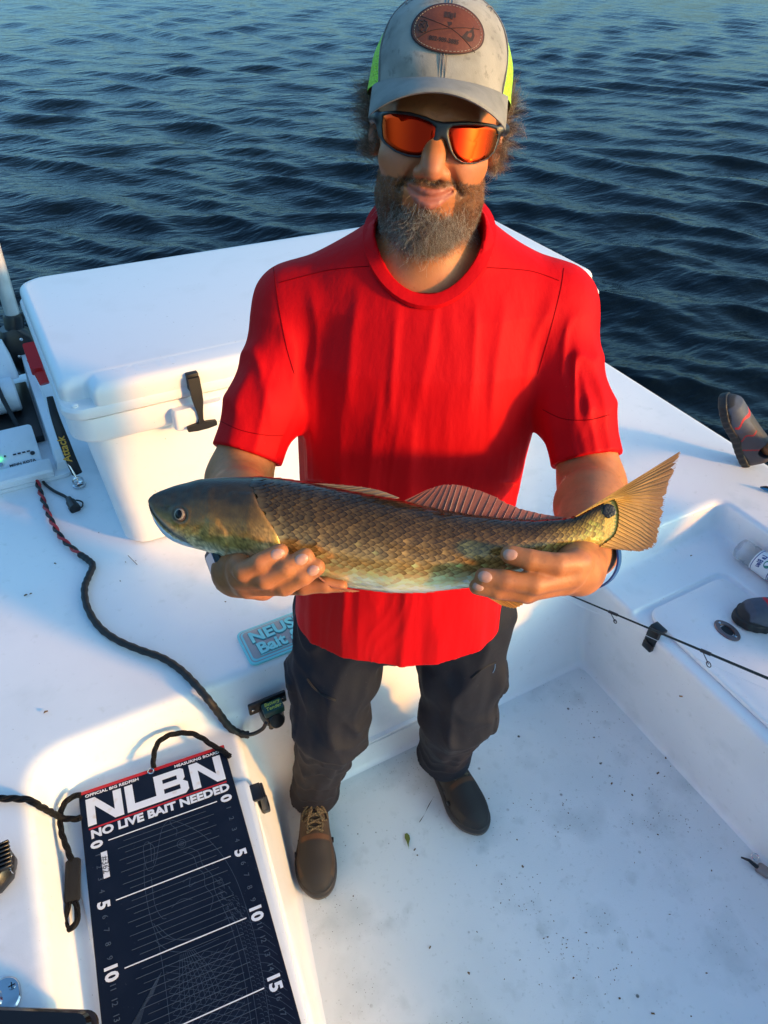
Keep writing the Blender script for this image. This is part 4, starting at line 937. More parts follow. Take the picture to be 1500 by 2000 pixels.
c1 = np.array([.13, .066, .030]); cb = c1[None]*g5.uniform(.25, 2.2, (len(pts), 1)); cg = np.array([.50, .47, .43])[None]*g5.uniform(.6, 1.15, (len(pts), 1))
hc = np.where(isg[:, None], cg*np.array([.80, .76, .70]), cb); rd = (hp[:, 1] > -.075)[:, None]; hc = np.where(rd & ~isg[:, None], np.array([.27, .125, .045])*g5.uniform(.3, 1.8, (len(pts), 1)), hc)
strands('beard', pts-nn*.001, dirs, ln, hairm, man, curl=.8, rad=.00016+.00004*g5.random(len(pts)), grav=tuple(dl*.45), cols=hc, seg=6, seed=3, wave=.0013)
# chin tuft hanging longer
wt = fa*np.exp(-((toH(fc)-np.array([0, -.106, .060]))/np.array([.030, .018, .035])).__pow__(2).sum(1))*(headm[F[:, 0]])
pts, nn, ii = sample(wt, 5200); hp = toH(pts); tgt = Hd(-.002, -.150, .062)
dirs = (tgt-pts)*14+nn*.45+g5.normal(size=pts.shape)*.28
isg = g5.random(len(pts)) < .50; hc = np.where(isg[:, None], np.array([.46, .41, .35])*g5.uniform(.6, 1.15, (len(pts), 1)), np.array([.13, .068, .034])*g5.uniform(.3, 2.2, (len(pts), 1)))
strands('beard_tuft', pts, dirs, g5.uniform(.012, .030, len(pts)), hairm, man, curl=1.1, rad=.00018, grav=tuple(dl*.6), cols=hc, seg=8, seed=9, wave=.0018)
# curls sticking out from under the cap
for s in (-1, 1):
    n = 1700; base_ = np.array([Hd(s*.079+g5.normal()*.003, g5.uniform(-.030, .045) if s > 0 else g5.uniform(-.028, .050), g5.uniform(-.062, .004)) for _ in range(n)])
    hb_ = toH(base_); lock = np.floor((hb_[:, 1]+.05)/.012)*4+np.floor((hb_[:, 2]+.08)/.018); lr = np.random.default_rng(77+s)
    lv = lr.normal(size=(80, 3)); dd = (side_*s)[None]*np.where(hb_[:, 1:2] > -.01, 1.0, .45)+(-dl)[None]*(np.where(hb_[:, 1:2] > .005, .30, -.75))+fz[None]*.1+lv[(lock.astype(int)) % 80]*.45+g5.normal(size=(n, 3))*.055
    cl = np.array([.13, .075, .04])*g5.uniform(.3, 2.2, (n, 1)); cl = np.where(g5.random((n, 1)) < .10, np.array([.42, .36, .28])[None], cl)
    L_ = g5.uniform(.018, .040, n)*np.where(hb_[:, 1] > 0, 1.0, .75)
    strands('hair_curls', base_, dd, L_, hairm, man, curl=1.0, rad=.00017, grav=tuple(-dl*.9 + side_*s*.1), cols=cl, seg=10, seed=20+s, wave=.0045, lock=lock-lock.min())
n = 1500; th_ = g5.uniform(70, 290, n); hy_ = g5.uniform(-.075, .045, n)
base_ = np.array([Hd(.077*math.sin(math.radians(t)), y, -.014+.094*math.cos(math.radians(t))) for t, y in zip(th_, hy_)])
ok_ = (np.abs(th_-180) < 70) | (hy_ > -.02); base_ = base_[ok_]; th_ = th_[ok_]; n = len(base_)
od = np.array([HB@np.array([math.sin(math.radians(t)), 0, math.cos(math.radians(t))]) for t in th_])
strands('hair_back', base_, od*.45+dl[None]+g5.normal(size=(n, 3))*.25, g5.uniform(.015, .03, n), hairm, man, curl=.8, rad=.00025, cols=np.array([.14, .085, .05])*g5.uniform(.4, 1.9, (n, 1)), seg=6, seed=31)
# arm hair, fine and short
wt = fa*((V[F[:, 0], 1] > .60) & (V[F[:, 0], 1] < .93) & (np.abs(V[F[:, 0], 0]-.03) > .17) & (V[F[:, 0], 2] < 1.45)); pts, nn, _ = sample(wt, 2600)
strands('arm_hair', pts, nn*.45+np.array([0, -.6, -.5])+g5.normal(size=pts.shape)*.3, g5.uniform(.005, .011, len(pts)), hairm, man, curl=.5, rad=.00007, cols=np.array([.30, .17, .07])*g5.uniform(.5, 1.4, (len(pts), 1)), seg=3)

# ---- sunglasses
GH = lambda X, Y: ((660+X/3.5725), Y/3.5725)
def gpoly(q, dep=.822):
    o = []
    for X, Y in q:
        px, py = GH(X, Y); h = toH(D(px, py, dep)); o.append((h[0], h[1]))
    return o
outerf = gpoly([(243, 822), (262, 790), (300, 770), (400, 768), (500, 780), (600, 808), (680, 840), (740, 852), (800, 850), (900, 845), (1000, 850), (1090, 862), (1150, 882), (1160, 920), (1152, 990), (1120, 1068), (1060, 1125), (960, 1155), (880, 1150), (815, 1115), (775, 1050), (752, 985), (722, 965), (698, 990), (672, 1035), (625, 1085), (560, 1108), (470, 1098), (380, 1062), (300, 1005), (258, 950), (245, 890)])
lensA = gpoly([(302, 806), (360, 792), (460, 800), (560, 820), (640, 855), (680, 892), (672, 950), (640, 1030), (605, 1068), (565, 1085), (490, 1080), (400, 1052), (325, 1000), (298, 960), (292, 880)])
lensB = gpoly([(778, 905), (800, 884), (860, 876), (960, 874), (1060, 884), (1122, 905), (1134, 930), (1128, 985), (1105, 1060), (1062, 1108), (1000, 1132), (940, 1140), (880, 1134), (835, 1105), (805, 1060), (785, 990), (775, 940)])
gx0 = np.mean([p[0] for p in outerf]); fo, la, lb = poly2(outerf), poly2(lensA), poly2(lensB)
zc = lambda x: .0985-7.0*(x-gx0)**2-90*(x-gx0)**4*3
def frame_f(Q):
    h = toH(Q); o = fo(h[:, 0], h[:, 1]); d = smax(o, -np.minimum(la(h[:, 0], h[:, 1]), lb(h[:, 0], h[:, 1])), .001)
    return smax(d, np.abs(h[:, 2]-zc(h[:, 0]))-.0034, .003)*.8
gs = SDF(); gs.fn(frame_f, Hc+fz*.07, .12, .002)
for s in (-1, 1):
    xs = gx0+s*.0725; body_t = [Hd(gx0+s*.0745, .012, .052), Hd(gx0+s*.080, .012, .030), Hd(gx0+s*.082, .010, -.02), Hd(gx0+s*.079, -.004, -.045)]
    gs.path(body_t, [.0045, .0055, .004, .003], .008)
cn = np.array([Hd(x, y, z) for x in (-.1, .1) for y in (-.05, .05) for z in (-.06, .11)])
Vg, Fg = nets(gs, cn.min(0), cn.max(0), .00115, slack=2.2)
glass = empty('sunglasses'); glass.parent = man
meshobj('glasses_frame', Vg, Fg, mat('frame_black', (.010, .010, .012), .42), glass)
def lens_mat():
    m = mat('mirror_lens', (.95, .30, .02), .045, metal=1.0); t = m.node_tree; b = t.nodes['Principled BSDF']
    lw = t.nodes.new('ShaderNodeLayerWeight'); lw.inputs[0].default_value = .35; cr = t.nodes.new('ShaderNodeValToRGB')
    cr.color_ramp.elements[0].color = (.38, .012, .003, 1); cr.color_ramp.elements[0].position = .05; cr.color_ramp.elements[1].color = (.88, .30, .015, 1); cr.color_ramp.elements[1].position = .62
    e = cr.color_ramp.elements.new(.30); e.color = (.60, .040, .004, 1)
    t.links.new(lw.outputs['Facing'], cr.inputs[0]); t.links.new(cr.outputs[0], b.inputs['Base Color']); return m
lm = lens_mat()
for q in (lensA, lensB):
    c = np.mean(q, 0); q = np.array(q); rings = []; Rn = 10; k = 48
    cl = catmull(q, 4, True); 
    V_ = [Hd(c[0], c[1], zc(c[0])+.0022)]
    for i in range(1, Rn+1):
        for p in cl:
            x, y = c+(p-c)*i/Rn*1.015; V_.append(Hd(x, y, zc(x)+.0022-1.2*(y-c[1])**2*0-(.0 if i < Rn else .001)))
    K = len(cl); F_ = [(0, 1+j, 1+(j+1) % K) for j in range(K)]+[(1+(i-1)*K+j, 1+i*K+j, 1+i*K+(j+1) % K, 1+(i-1)*K+(j+1) % K) for i in range(1, Rn) for j in range(K)]
    meshobj('lens', V_, F_, lm, glass)

# ---- cap
def cbase(t): return .036+.017*math.cos(t) if math.cos(t) > 0 else .036+.026*math.cos(t)
CT = .152
def crown(t, h):                              # t angle from the front, h 0..1 height
    s = (1-h**2.15)**(1/2.1); b = cbase(t); fr = .107 if math.cos(t) > 0 else .102
    sq = (abs(math.sin(t))**2.2+abs(math.cos(t))**2.2)**(-1/2.2)
    return np.array([.0895*s*sq*math.sin(t), b+(CT-b)*h, -.006+fr*s*sq*math.cos(t)])
def crown_z(x, y):                            # front surface depth at (x, y)
    z = .08
    lo_, hi_ = 0, 1.3
    for _ in range(30):
        t = (lo_+hi_)/2; b = cbase(t); h = min(max((y-b)/(CT-b), 0), .999); p = crown(t, h)
        if p[0] < abs(x): lo_ = t
        else: hi_ = t
    b = cbase(t); h = min(max((y-b)/(CT-b), 0), .999); return crown(t, h)[2]
cap = empty('cap'); cap.parent = man
def wrinkle(p, k): return .0006*math.sin(p[0]*90+p[1]*60)+.0008*math.sin(p[1]*140+p[0]*40+k)
def shell(nm, t0f, t1f, m, nt=48, nh=34, h0=0.0, off=0.0, par=None):
    V = []; 
    for j in range(nh+1):
        h = h0+(1-h0)*(1-(1-j/nh)**1.6); h = min(h, .9995); t0, t1 = t0f(h), t1f(h)
        for i in range(nt+1):
            t = t0+(t1-t0)*i/nt; p = crown(t, h); n = p-np.array([0, .05, -.006]); n /= np.linalg.norm(n); V.append(Hd(*(p+n*(off+wrinkle(p, 0)*(1-h)))))
    F = [(j*(nt+1)+i, j*(nt+1)+i+1, (j+1)*(nt+1)+i+1, (j+1)*(nt+1)+i) for j in range(nh) for i in range(nt)]
    return meshobj(nm, V, F, m, par or cap)
seam = lambda h: math.radians(52+30*h**1.5)
canvas = mat('cap_canvas', (.31, .285, .25), .85, var=[(30, .42, .75, (.15, .14, .12), .8), (90, .58, .70, (.09, .08, .07), .6), (12, .5, .8, (.42, .36, .27), .5)], bump=[('noise', 700, .35, .0008), ('noise', 60, .15, .002)], sheen=.1)
neon = mat('neon_mesh', (.42, .82, .03), .6, bump=[('voronoi', 420, .9, .0015)], var=[(500, .50, .56, (.10, .20, .01), .55)])
shell('crown_front', lambda h: -seam(h), lambda h: seam(h), canvas)
shell('mesh_back', lambda h: seam(h), lambda h: 2*math.pi-seam(h), neon, 70)
thr = mat('seam_thread', (.20, .18, .17), .8); stm = mat('stitch_light', (.33, .25, .17), .7)
sm_ = MB()
for dx in (-.0035, .0, .0035):
    q = [Hd(dx, y, crown_z(dx, y)+.0007) for y in np.linspace(.055, .148, 24)]; sm_.add(*tube(q, .0005 if dx else .0008, 5))
for sg_ in (-1, 1): sm_.add(*tube([Hd(*(crown(sg_*(seam(h)-.01), h)*1.006)) for h in np.linspace(.01, .98, 26)], .0009, 5))
sm_.build('crown_seams', thr, cap)
for x, y in ((-.046, .131), (.046, .131)): 
    e = MB(); z0_ = crown_z(x, y); e.add(*xf(tube([(.0042*math.cos(t), .0034*math.sin(t), 0) for t in np.linspace(0, 6.28, 14, endpoint=False)], .0011, 6, True), HB@rot('Y', math.degrees(x*9))@rot('X', -35), Hd(x, y, z0_+.0006))); e.build('eyelet', thr, cap)
meshobj('button', *xf(lathe([(.008, -.002), (.0078, .001), (.005, .003), (0, .0036)], 14, rot('X', -90)), HB, Hd(0, CT, -.006)), canvas, cap)
# brim
def brim_pt(u, v, top):
    t = u*math.radians(63); pin = crown(t, .0); W = .079
    xo = W*math.sin(u*1.42)/math.sin(1.42); zo = .088+.076*max(math.cos(u*1.5), 0)**.72
    yo = .0395-.028*(xo/W)**2
    vv = v; x = pin[0]*(1-vv)+xo*vv; z = (pin[2]-.002)*(1-vv)+zo*vv; y = pin[1]*(1-vv)+yo*vv+.004*math.sin(math.pi*vv)-.004*(xo/W)**2*math.sin(math.pi*vv)
    e = max(0, (v-.93)/.07); tk = .0024*math.sqrt(max(0, 1-e*e))+.0004
    return Hd(x, y+(tk if top else -tk), z)
nu, nv = 60, 22; V_ = []
for top in (1, 0):
    for j in range(nv+1):
        for i in range(nu+1): V_.append(brim_pt(-1+2*i/nu, (j/nv)**.8, top))
F_ = []; o2 = (nu+1)*(nv+1)
for j in range(nv):
    for i in range(nu):
        a = j*(nu+1)+i; F_.append((a, a+1, a+nu+2, a+nu+1)); F_.append((o2+a, o2+a+nu+1, o2+a+nu+2, o2+a+1))
rimi = [nv*(nu+1)+i for i in range(nu+1)]
for a, b in zip(rimi[:-1], rimi[1:]): F_.append((a, b, o2+b, o2+a))
for c_ in (0, nu):
    for j in range(nv): a = j*(nu+1)+c_; b = a+nu+1; F_.append((a, b, o2+b, o2+a))
meshobj('brim', V_, F_, mat('brim_canvas', (.24, .225, .20), .85, var=[(40, .42, .75, (.15, .145, .13), .7), (110, .6, .76, (.15, .14, .13), .5)], bump=[('noise', 700, .35, .0008)]), cap)
# leather patch
leather = mat('leather', (.15, .036, .010), .5, var=[(60, .42, .7, (.085, .020, .007), .7), (260, .55, .7, (.22, .06, .02), .5)], bump=[('noise', 300, .3, .0008)])
dkl = mat('leather_edge', (.045, .014, .008), .6); brn_p = mat('burnt_print', (.035, .013, .008), .7)
PCX, PCY = .0015, .1030
def patch_xy(t, s=1.0):
    c, n = math.cos(t), math.sin(t); x = .0410*c*(1-.10*n) ; y = (.0262*n if n > 0 else .0240*math.copysign(abs(n)**.8, n)); return x*s, y*s
def pz(x, y, off): a = math.radians(-2); X, Y = x*math.cos(a)-y*math.sin(a)+PCX, x*math.sin(a)+y*math.cos(a)+PCY; return Hd(X, Y, crown_z(X, Y)+off)
def patch(nm, s, o0, o1, m, NR=9, K=56):
    V_ = [pz(0, 0, o1)]+[pz(*patch_xy(2*math.pi*k/K, s*i/NR), o1) for i in range(1, NR+1) for k in range(K)]+[pz(*patch_xy(2*math.pi*k/K, s*1.005), o0) for k in range(K)]
    F_ = [(0, 1+j, 1+(j+1) % K) for j in range(K)]+[(1+(i-1)*K+j, 1+i*K+j, 1+i*K+(j+1) % K, 1+(i-1)*K+(j+1) % K) for i in range(1, NR+1) for j in range(K)]
    meshobj(nm, V_, F_, m, cap)
patch('patch_edge', 1.0, -.0005, .0022, dkl); patch('leather_patch', .955, .001, .0030, leather)
m2 = MB()
for k in range(56): a, b = 2*math.pi*k/56, 2*math.pi*(k+.55)/56; m2.add(*tube([pz(*patch_xy(a, .90), .0032), pz(*patch_xy(b, .90), .0032)], .00035, 4))
m2.build('patch_stitching', stm, cap)
m2 = MB()
for q in ([(-.034, .010), (-.018, .006), (.004, .0), (.020, -.009), (.033, -.019)], [(-.033, -.013), (-.018, -.004), (.0, .0), (.018, .003), (.034, .004)]): m2.add(*tube([pz(x, y, .0031) for x, y in catmull(q, 5)], .0004, 5))
m2.add(*tube([pz(-.0275+.0052*math.cos(t)*(1+.10*math.cos(8*t)), -.0005+.0058*math.sin(t)*(1+.10*math.cos(8*t)), .0032) for t in np.linspace(0, 6.28, 40, endpoint=False)], .0006, 5, True))
m2.add(*tube([pz(-.030, -.004, .0032), pz(-.025, .004, .0032)], .0006, 5)); m2.add(*tube([pz(-.0305, .002, .0032), pz(-.026, -.002, .0032)], .0006, 5))
m2.build('embossed_lines', brn_p, cap)
def ptext(s_, x, y, size, bold=.0002, sx=1, ang=0):
    V, F = text_vf(s_, size, bold, .0002, sx, align='CENTER'); V = V@rot('Z', ang).T
    meshobj('lettering', [pz(a+x, b+y, .0032+c) for a, b, c in V], F, brn_p, cap, smooth=False)
ptext('802-989-3885', -.003, -.0135, .0062, .00015, .95, -2)
for k, (a, b, w_, h_) in enumerate(((-.0045, .0135, .0028, .006), (-.001, .0135, .0022, .006), (.0022, .0125, .0028, .006), (.0055, .014, .0018, .005))):
    bb = bevbox(a-w_/2, a+w_/2, b-h_/2, b+h_/2, 0, .0004, 0); meshobj('emblem_mark', [pz(x, y, .0031+z) for x, y, z in bb[0]], bb[1], brn_p, cap, smooth=False)
em = [(.016, -.006), (.021, .0005), (.023, .0), (.026, .003), (.0275, .006), (.028, .002), (.0300, -.003), (.0285, -.0085), (.024, -.010), (.020, -.008)]
meshobj('emblem_mark', [pz(x, y, .0033) for x, y in em], [tuple(range(len(em)))], brn_p, cap, smooth=False)
meshobj('emblem_mark', [pz(x, y, .0033) for x, y in ((-.002, .0065), (.003, .0068), (.0035, .0045), (.0005, .002))], [(3, 2, 1, 0)], brn_p, cap, smooth=False)

# ---- t-shirt
zt = np.array([.74, .84, .95, 1.10, 1.25, 1.36, 1.43, 1.48, 1.53])
cxs = np.array([.033, .034, .035, .040, .046, .050, .053, .055, .056])
cys = np.array([.930, .932, .94, .950, .962, .978, .99, 1.0, 1.01])
aas = np.array([.200, .196, .186, .178, .186, .190, .175, .125, .075])
bbs = np.array([.142, .140, .142, .142, .134, .120, .098, .074, .060])
def torso(Q):
    z = Q[:, 2]; cx_, cy_, a, b = (np.interp(z, zt, k) for k in (cxs, cys, aas, bbs))
    x, y = np.abs(Q[:, 0]-cx_)/a, np.abs(Q[:, 1]-cy_)/b; p = 2.25; r = (x**p+y**p)**(1/p)
    return smax((r-1)*np.minimum(a, b)*.9, z-1.55, .03)
HEM = .832
sA, sB = (elA-shA)/np.linalg.norm(elA-shA), (elB-shB)/np.linalg.norm(elB-shB)
def ridg(x): return np.maximum(1.01-np.sqrt(np.sin(x)**2+.02), 0)**1.5
def folds(Q, d):
    m = np.abs(d) < .03
    if not m.any(): return d
    q = Q[m].astype(float); cx_ = np.interp(q[:, 2], zt, cxs); cy_ = np.interp(q[:, 2], zt, cys)
    th = np.arctan2(q[:, 0]-cx_, -(q[:, 1]-cy_)); z = q[:, 2]; z1 = np.clip((1.40-z)/.5, 0, 1)
    w1 = vnoise(np.stack([th*1.4, z*2.2, z*0], 1), 5); w2 = vnoise(np.stack([th*4, z*6, z*0+3], 1), 6)
    tq = th*6.0*(.75+.25*z1)+w1*3.0+.5*w2+.6
    f = (ridg(tq)*.0062+ridg(th*11+w1*4+1.0)*.0036+ridg(th*19+w2*5)*.0016)*sst(z1, .0, .35)*(.65+.5*w1)
    f += .0035*vnoise(np.stack([q[:, 0]*28, q[:, 1]*28, z*9], 1), 7)*sst(z1, -.05, .2)
    # yoke tension folds under the shoulders
    f += .003*ridg(q[:, 0]*60+w2*1.5)*sst(z, 1.28, 1.36)*sst(1.47-z, 0, .04)
    # sleeves
    for (s0, dr) in ((shA, sA), (shB, sB)):
        r = q-s0; a = r@dr; per = r-a[:, None]*dr; on = sst(np.abs(q[:, 0]-.048), .165, .205)
        ang = np.arctan2(per[:, 2]+per[:, 1]*.3, per[:, 0]*np.sign(s0[0]-.048)); same = (np.sign(q[:, 0]-.048) == np.sign(s0[0]-.048))
        wv = vnoise(np.stack([a*9, ang*1.2, a*0+s0[0]*10], 1), 8)
        g = (ridg(a*42-ang*1.7+wv*2.2)*.0065*sst(a, .02, .08)*sst(.21-a, 0, .06)*(.6+.6*wv)+ridg(ang*3+wv*2)*.003*sst(a, .08, .16))*on*same
        g -= .0012*np.exp(-((a-.236)/.0012)**2)*on*same
        f = f*(1-on*same*.85)+g
    # seams
    f -= 0
    d = d.copy(); d[m] = d[m]-f+.002; return d
sh_ = SDF(); sh_.fn(torso, (.045, .96, 1.15), .6, .02)
for el, sh0 in ((elA, shA), (elB, shB)):
    mid = sh0+(el-sh0)*.60; e1 = sh0+(el-sh0)*.86; dz = (el-sh0)/np.linalg.norm(el-sh0)
    sh_.cap(nb+np.array([math.copysign(.05, sh0[0]-nb[0]), .0, -.004]), sh0+np.array([0, 0, .004]), .052, .056, .05)
    sh_.cap(sh0, mid, .052, .051, .035); sh_.cap(mid, e1+dz*.06, .051, .0535, .02)
sh_.fn(folds, (0, 0, 0), 9, .01, 'p')
for el, sh0 in ((elA, shA), (elB, shB)):
    e1 = sh0+(el-sh0)*.86; dz = (el-sh0)/np.linalg.norm(el-sh0)
    sh_.fn((lambda c, n: (lambda Q: np.maximum(.045-((Q-c)@n)-.09, _n(Q-c)-.12)))(e1, dz), e1, .14, .0085, 'h')
    sh_.fn((lambda c, n: (lambda Q: np.maximum(-((Q-c)@n), _n(Q-c)-.13)))(e1, dz), e1, .14, .002, 's')
sh_.fn(lambda Q: Q[:, 2]-.90, (.04, .94, .85), .3, .0085, 'h')
sh_.fn(lambda Q: Q[:, 2]-HEM+.004*np.sin(Q[:, 0]*30), (.04, .94, HEM), .5, .003, 's')
# neck opening
pf, pb_ = np.array([.046, .905, 1.482]), np.array([.050, 1.085, 1.552]); pn = np.cross(np.array([1, 0, 0]), pb_-pf); pn /= np.linalg.norm(pn); pcn = (pf+pb_)/2
if pn[2] < 0: pn = -pn
NA, NBk = .0735, .0940; yd = (pb_-pf)/np.linalg.norm(pb_-pf)
def neckcut(Q):
    q = Q-pcn; u, v, h = q[:, 0], q@yd, q@pn; r = np.sqrt((u/NA)**2+(v/NBk)**2); return np.maximum((r-1)*NA, -h-.03)
sh_.fn(neckcut, pcn, .2, .004, 's')

Vs, Fs = nets(sh_, (-.34, .72, .79), (.44, 1.15, 1.60), .0033, slack=1.7)
redm = mat('red_jersey', (.60, .001, .004), .65, var=[(25, .4, .75, (.50, .001, .004), .5)], bump=[('noise', 1200, .2, .0004), ('noise', 26, .35, .006), ('noise', 70, .25, .0025)], spec=.12)
for l_ in list(redm.node_tree.links):
    if l_.from_node.type == 'TEX_COORD':
        if not [n for n in redm.node_tree.nodes if n.type == 'MAPPING']:
            mp_ = redm.node_tree.nodes.new('ShaderNodeMapping'); mp_.inputs['Scale'].default_value = (1, 1, .28)
            redm.node_tree.links.new(l_.from_socket, mp_.inputs[0])
        redm.node_tree.links.new(mp_.outputs[0], l_.to_socket)
shirt = meshobj('t_shirt', Vs, Fs, redm, man)
col_pts = []
for k in range(48):
    t = 2*math.pi*k/48; u, v = NA*1.045*math.cos(t), NBk*1.045*math.sin(t); p0 = pcn+np.array([u, 0, 0])+yd*v
    hs_ = np.arange(.08, -.10, -.002); Q = (p0+pn*hs_[:, None]).astype(np.float32); dv = sh_(Q); i = np.argmax(dv < .0005); h = hs_[i] if (dv < .0005).any() else 0
    col_pts.append((h, p0))
hh = np.array([c[0] for c in col_pts]); hh = np.convolve(np.concatenate([hh[-4:], hh, hh[:4]]), np.ones(9)/9, 'valid'); cp2 = np.array([c[1]+pn*h for c, h in zip(col_pts, hh)])
ctr = cp2.mean(0); V_ = []; F_ = []
for k in range(48):
    o = cp2[k]-ctr; o -= pn*(o@pn); o /= np.linalg.norm(o)
    for a, b in ((-.0030, -.010), (-.0030, .0008), (-.001, .0022), (.004, .0022), (.010, .0016), (.0132, .0012), (.0140, -.004)): V_.append(cp2[k]+o*a*1.05+pn*(b+.0005-.35*max(a, 0)))
nn_ = 7
for k in range(48):
    l = (k+1) % 48
    for j in range(nn_-1): F_.append((k*nn_+j, k*nn_+j+1, l*nn_+j+1, l*nn_+j))
meshobj('collar', V_, F_, redm, shirt)
dkr = mat('seam_red', (.22, .001, .003), .8, spec=.05)
def seamline(pxs, nm='seam', r=.00055, off=.0002):
    q = catmull(pxs, 10); o = []
    for x, y in q:
        p = march(sh_, x, y, .7, 1.6)
        if p is not None: o.append(p+(CC-p)/np.linalg.norm(CC-p)*off)
    if len(o) > 4:
        o = np.array(o); o[1:-1] = (o[:-2]+o[1:-1]*2+o[2:])/4; meshobj(nm, *tube(o, r, 5), dkr, shirt)
seamline([(534, 522), (540, 570), (548, 620), (560, 680), (575, 730)]); seamline([(1101, 524), (1096, 560), (1084, 610), (1068, 670), (1050, 730)])
seamline([(545, 552), (590, 540), (640, 528), (690, 522), (725, 520)]); seamline([(930, 522), (980, 524), (1040, 530), (1092, 548)])
seamline([(430, 822), (470, 840), (520, 850), (556, 850)]); seamline([(1060, 800), (1100, 818), (1150, 820), (1190, 810)])

# ---- trousers
pants = SDF()
hipA, hipB = J(668, 1190, .955), J(912, 1190, .955)
knA, knB = J(648, 1412, .905), J(893, 1392, .930)
anA, anB = J(613, 1550, .955), J(868, 1472, 1.060)
pants.ell(np.array([.035, .955, .93]), (.178, .118, .17), .03)
pants.ell(np.array([.032, .955, .80]), (.150, .110, .10), .03)
LEGS = []
for hp_, kn, an, r in ((hipA, knA, anA, (.096, .088, .080, .062, .058)), (hipB, knB, anB, (.094, .086, .076, .068, .067))):
    md = hp_*.5+kn*.5; lo_ = kn*.5+an*.5+np.array([0, .012, 0]); ex = an+(an-kn)/np.linalg.norm(an-kn)*.04
    pants.path([hp_, md, kn, lo_, an, ex], [*r, r[-1]*1.0], .03); LEGS.append((kn, an, r))
def pfold(Q, d):
    m = np.abs(d) < .035
    if not m.any(): return d
    q = Q[m].astype(float); L = q[:, 0] < .035; f = np.zeros(len(q))
    for sel, (h_, k_, a_) in ((L, (hipA, knA, anA)), (~L, (hipB, knB, anB))):
        z = q[:, 2]; ax_ = np.interp(z, [a_[2], k_[2], h_[2]], [a_[0], k_[0], h_[0]]); ay_ = np.interp(z, [a_[2], k_[2], h_[2]], [a_[1], k_[1], h_[1]])
        th = np.arctan2(q[:, 0]-ax_, -(q[:, 1]-ay_)); w1 = vnoise(np.stack([th*1.3, z*5, z*0+ax_*3], 1), 15); w2 = vnoise(np.stack([th*3, z*14, z*0+ax_*9], 1), 16)
        low = sst(.62-z, 0, .25); g = ridg(z*46+np.sin(th*1.0+1)*2.2+w1*3.2)*.010*low*(.5+.8*np.abs(w1))
        g += ridg(z*24+th*2.2+w1*3)*.008*sst(z, .30, .45)*(.4+.6*w1); g += ridg(th*3+w1*2.5)*.007*sst(z, .25, .5)
        g += .006*w2*sst(z, .05, .25)
        cargo = sst(np.abs(z-.56), .095, .088)*sst(np.abs(np.abs(th)-1.65), .62, .58)*(np.sign(th) == (-1 if a_ is anA else 1)); g += cargo*.006
        flap = sst(np.abs(z-.645), .022, .018)*sst(np.abs(np.abs(th)-1.65), .66, .62)*(np.sign(th) == (-1 if a_ is anA else 1)); g += flap*.003
        f = np.where(sel, g, f)
    d = d.copy(); d[m] = (d[m]-f+.004)*.9; return d
pants.fn(pfold, (0, 0, 0), 9, .01, 'p')
for kn, an, r in LEGS:
    dn = (an-kn)/np.linalg.norm(an-kn); cutc = an-dn*(.012 if an is anA else .005)
    pants.fn((lambda c, n: (lambda Q: np.maximum(-.05-((Q-c)@n), _n(Q-c)-.14)))(cutc, dn), cutc, .2, .0095, 'h')
    pants.fn((lambda c, n: (lambda Q: np.maximum(-((Q-c)@n)+.004*np.sin(Q[:, 0]*50), _n(Q-c)-.2)))(cutc, dn), cutc, .2, .003, 's')
Vp, Fp = nets(pants, (-.34, .70, .06), (.40, 1.22, 1.06), .0042, slack=1.8)
pm = mat('charcoal_trousers', (.0065, .0085, .0170), .75, var=[(8, .42, .7, (.010, .0100, .0165), .7), (220, .66, .72, (.08, .07, .07), .3)], bump=[('noise', 1000, .2, .0005), ('noise', 60, .22, .003)], spec=.25)
tr = meshobj('trousers', Vp, Fp, pm, man)
def plin(pxs, sdf, par, m, r=.0009, off=.0004, nm='seam'):
    q = catmull(pxs, 8); o = []
    for x, y in q:
        p = march(sdf, x, y, 1.0, 2.2)
        if p is not None: o.append(p+(CC-p)/np.linalg.norm(CC-p)*off)
    if len(o) > 4: o = np.array(o); o[1:-1] = (o[:-2]+o[1:-1]*2+o[2:])/4; meshobj(nm, *tube(o, r, 5), m, par)
pdk = mat('trouser_seam', (.006, .005, .007), .8)
plin([(600, 1325), (612, 1342), (632, 1358), (655, 1368)], pants, tr, pdk, .0028, nm='pocket_opening')
plin([(921, 1325), (935, 1312), (950, 1302), (968, 1294)], pants, tr, pdk, .0022, nm='pocket_zip')
plin([(967, 1296), (966, 1306), (962, 1314)], pants, tr, steel, .0012, nm='zip_pull')

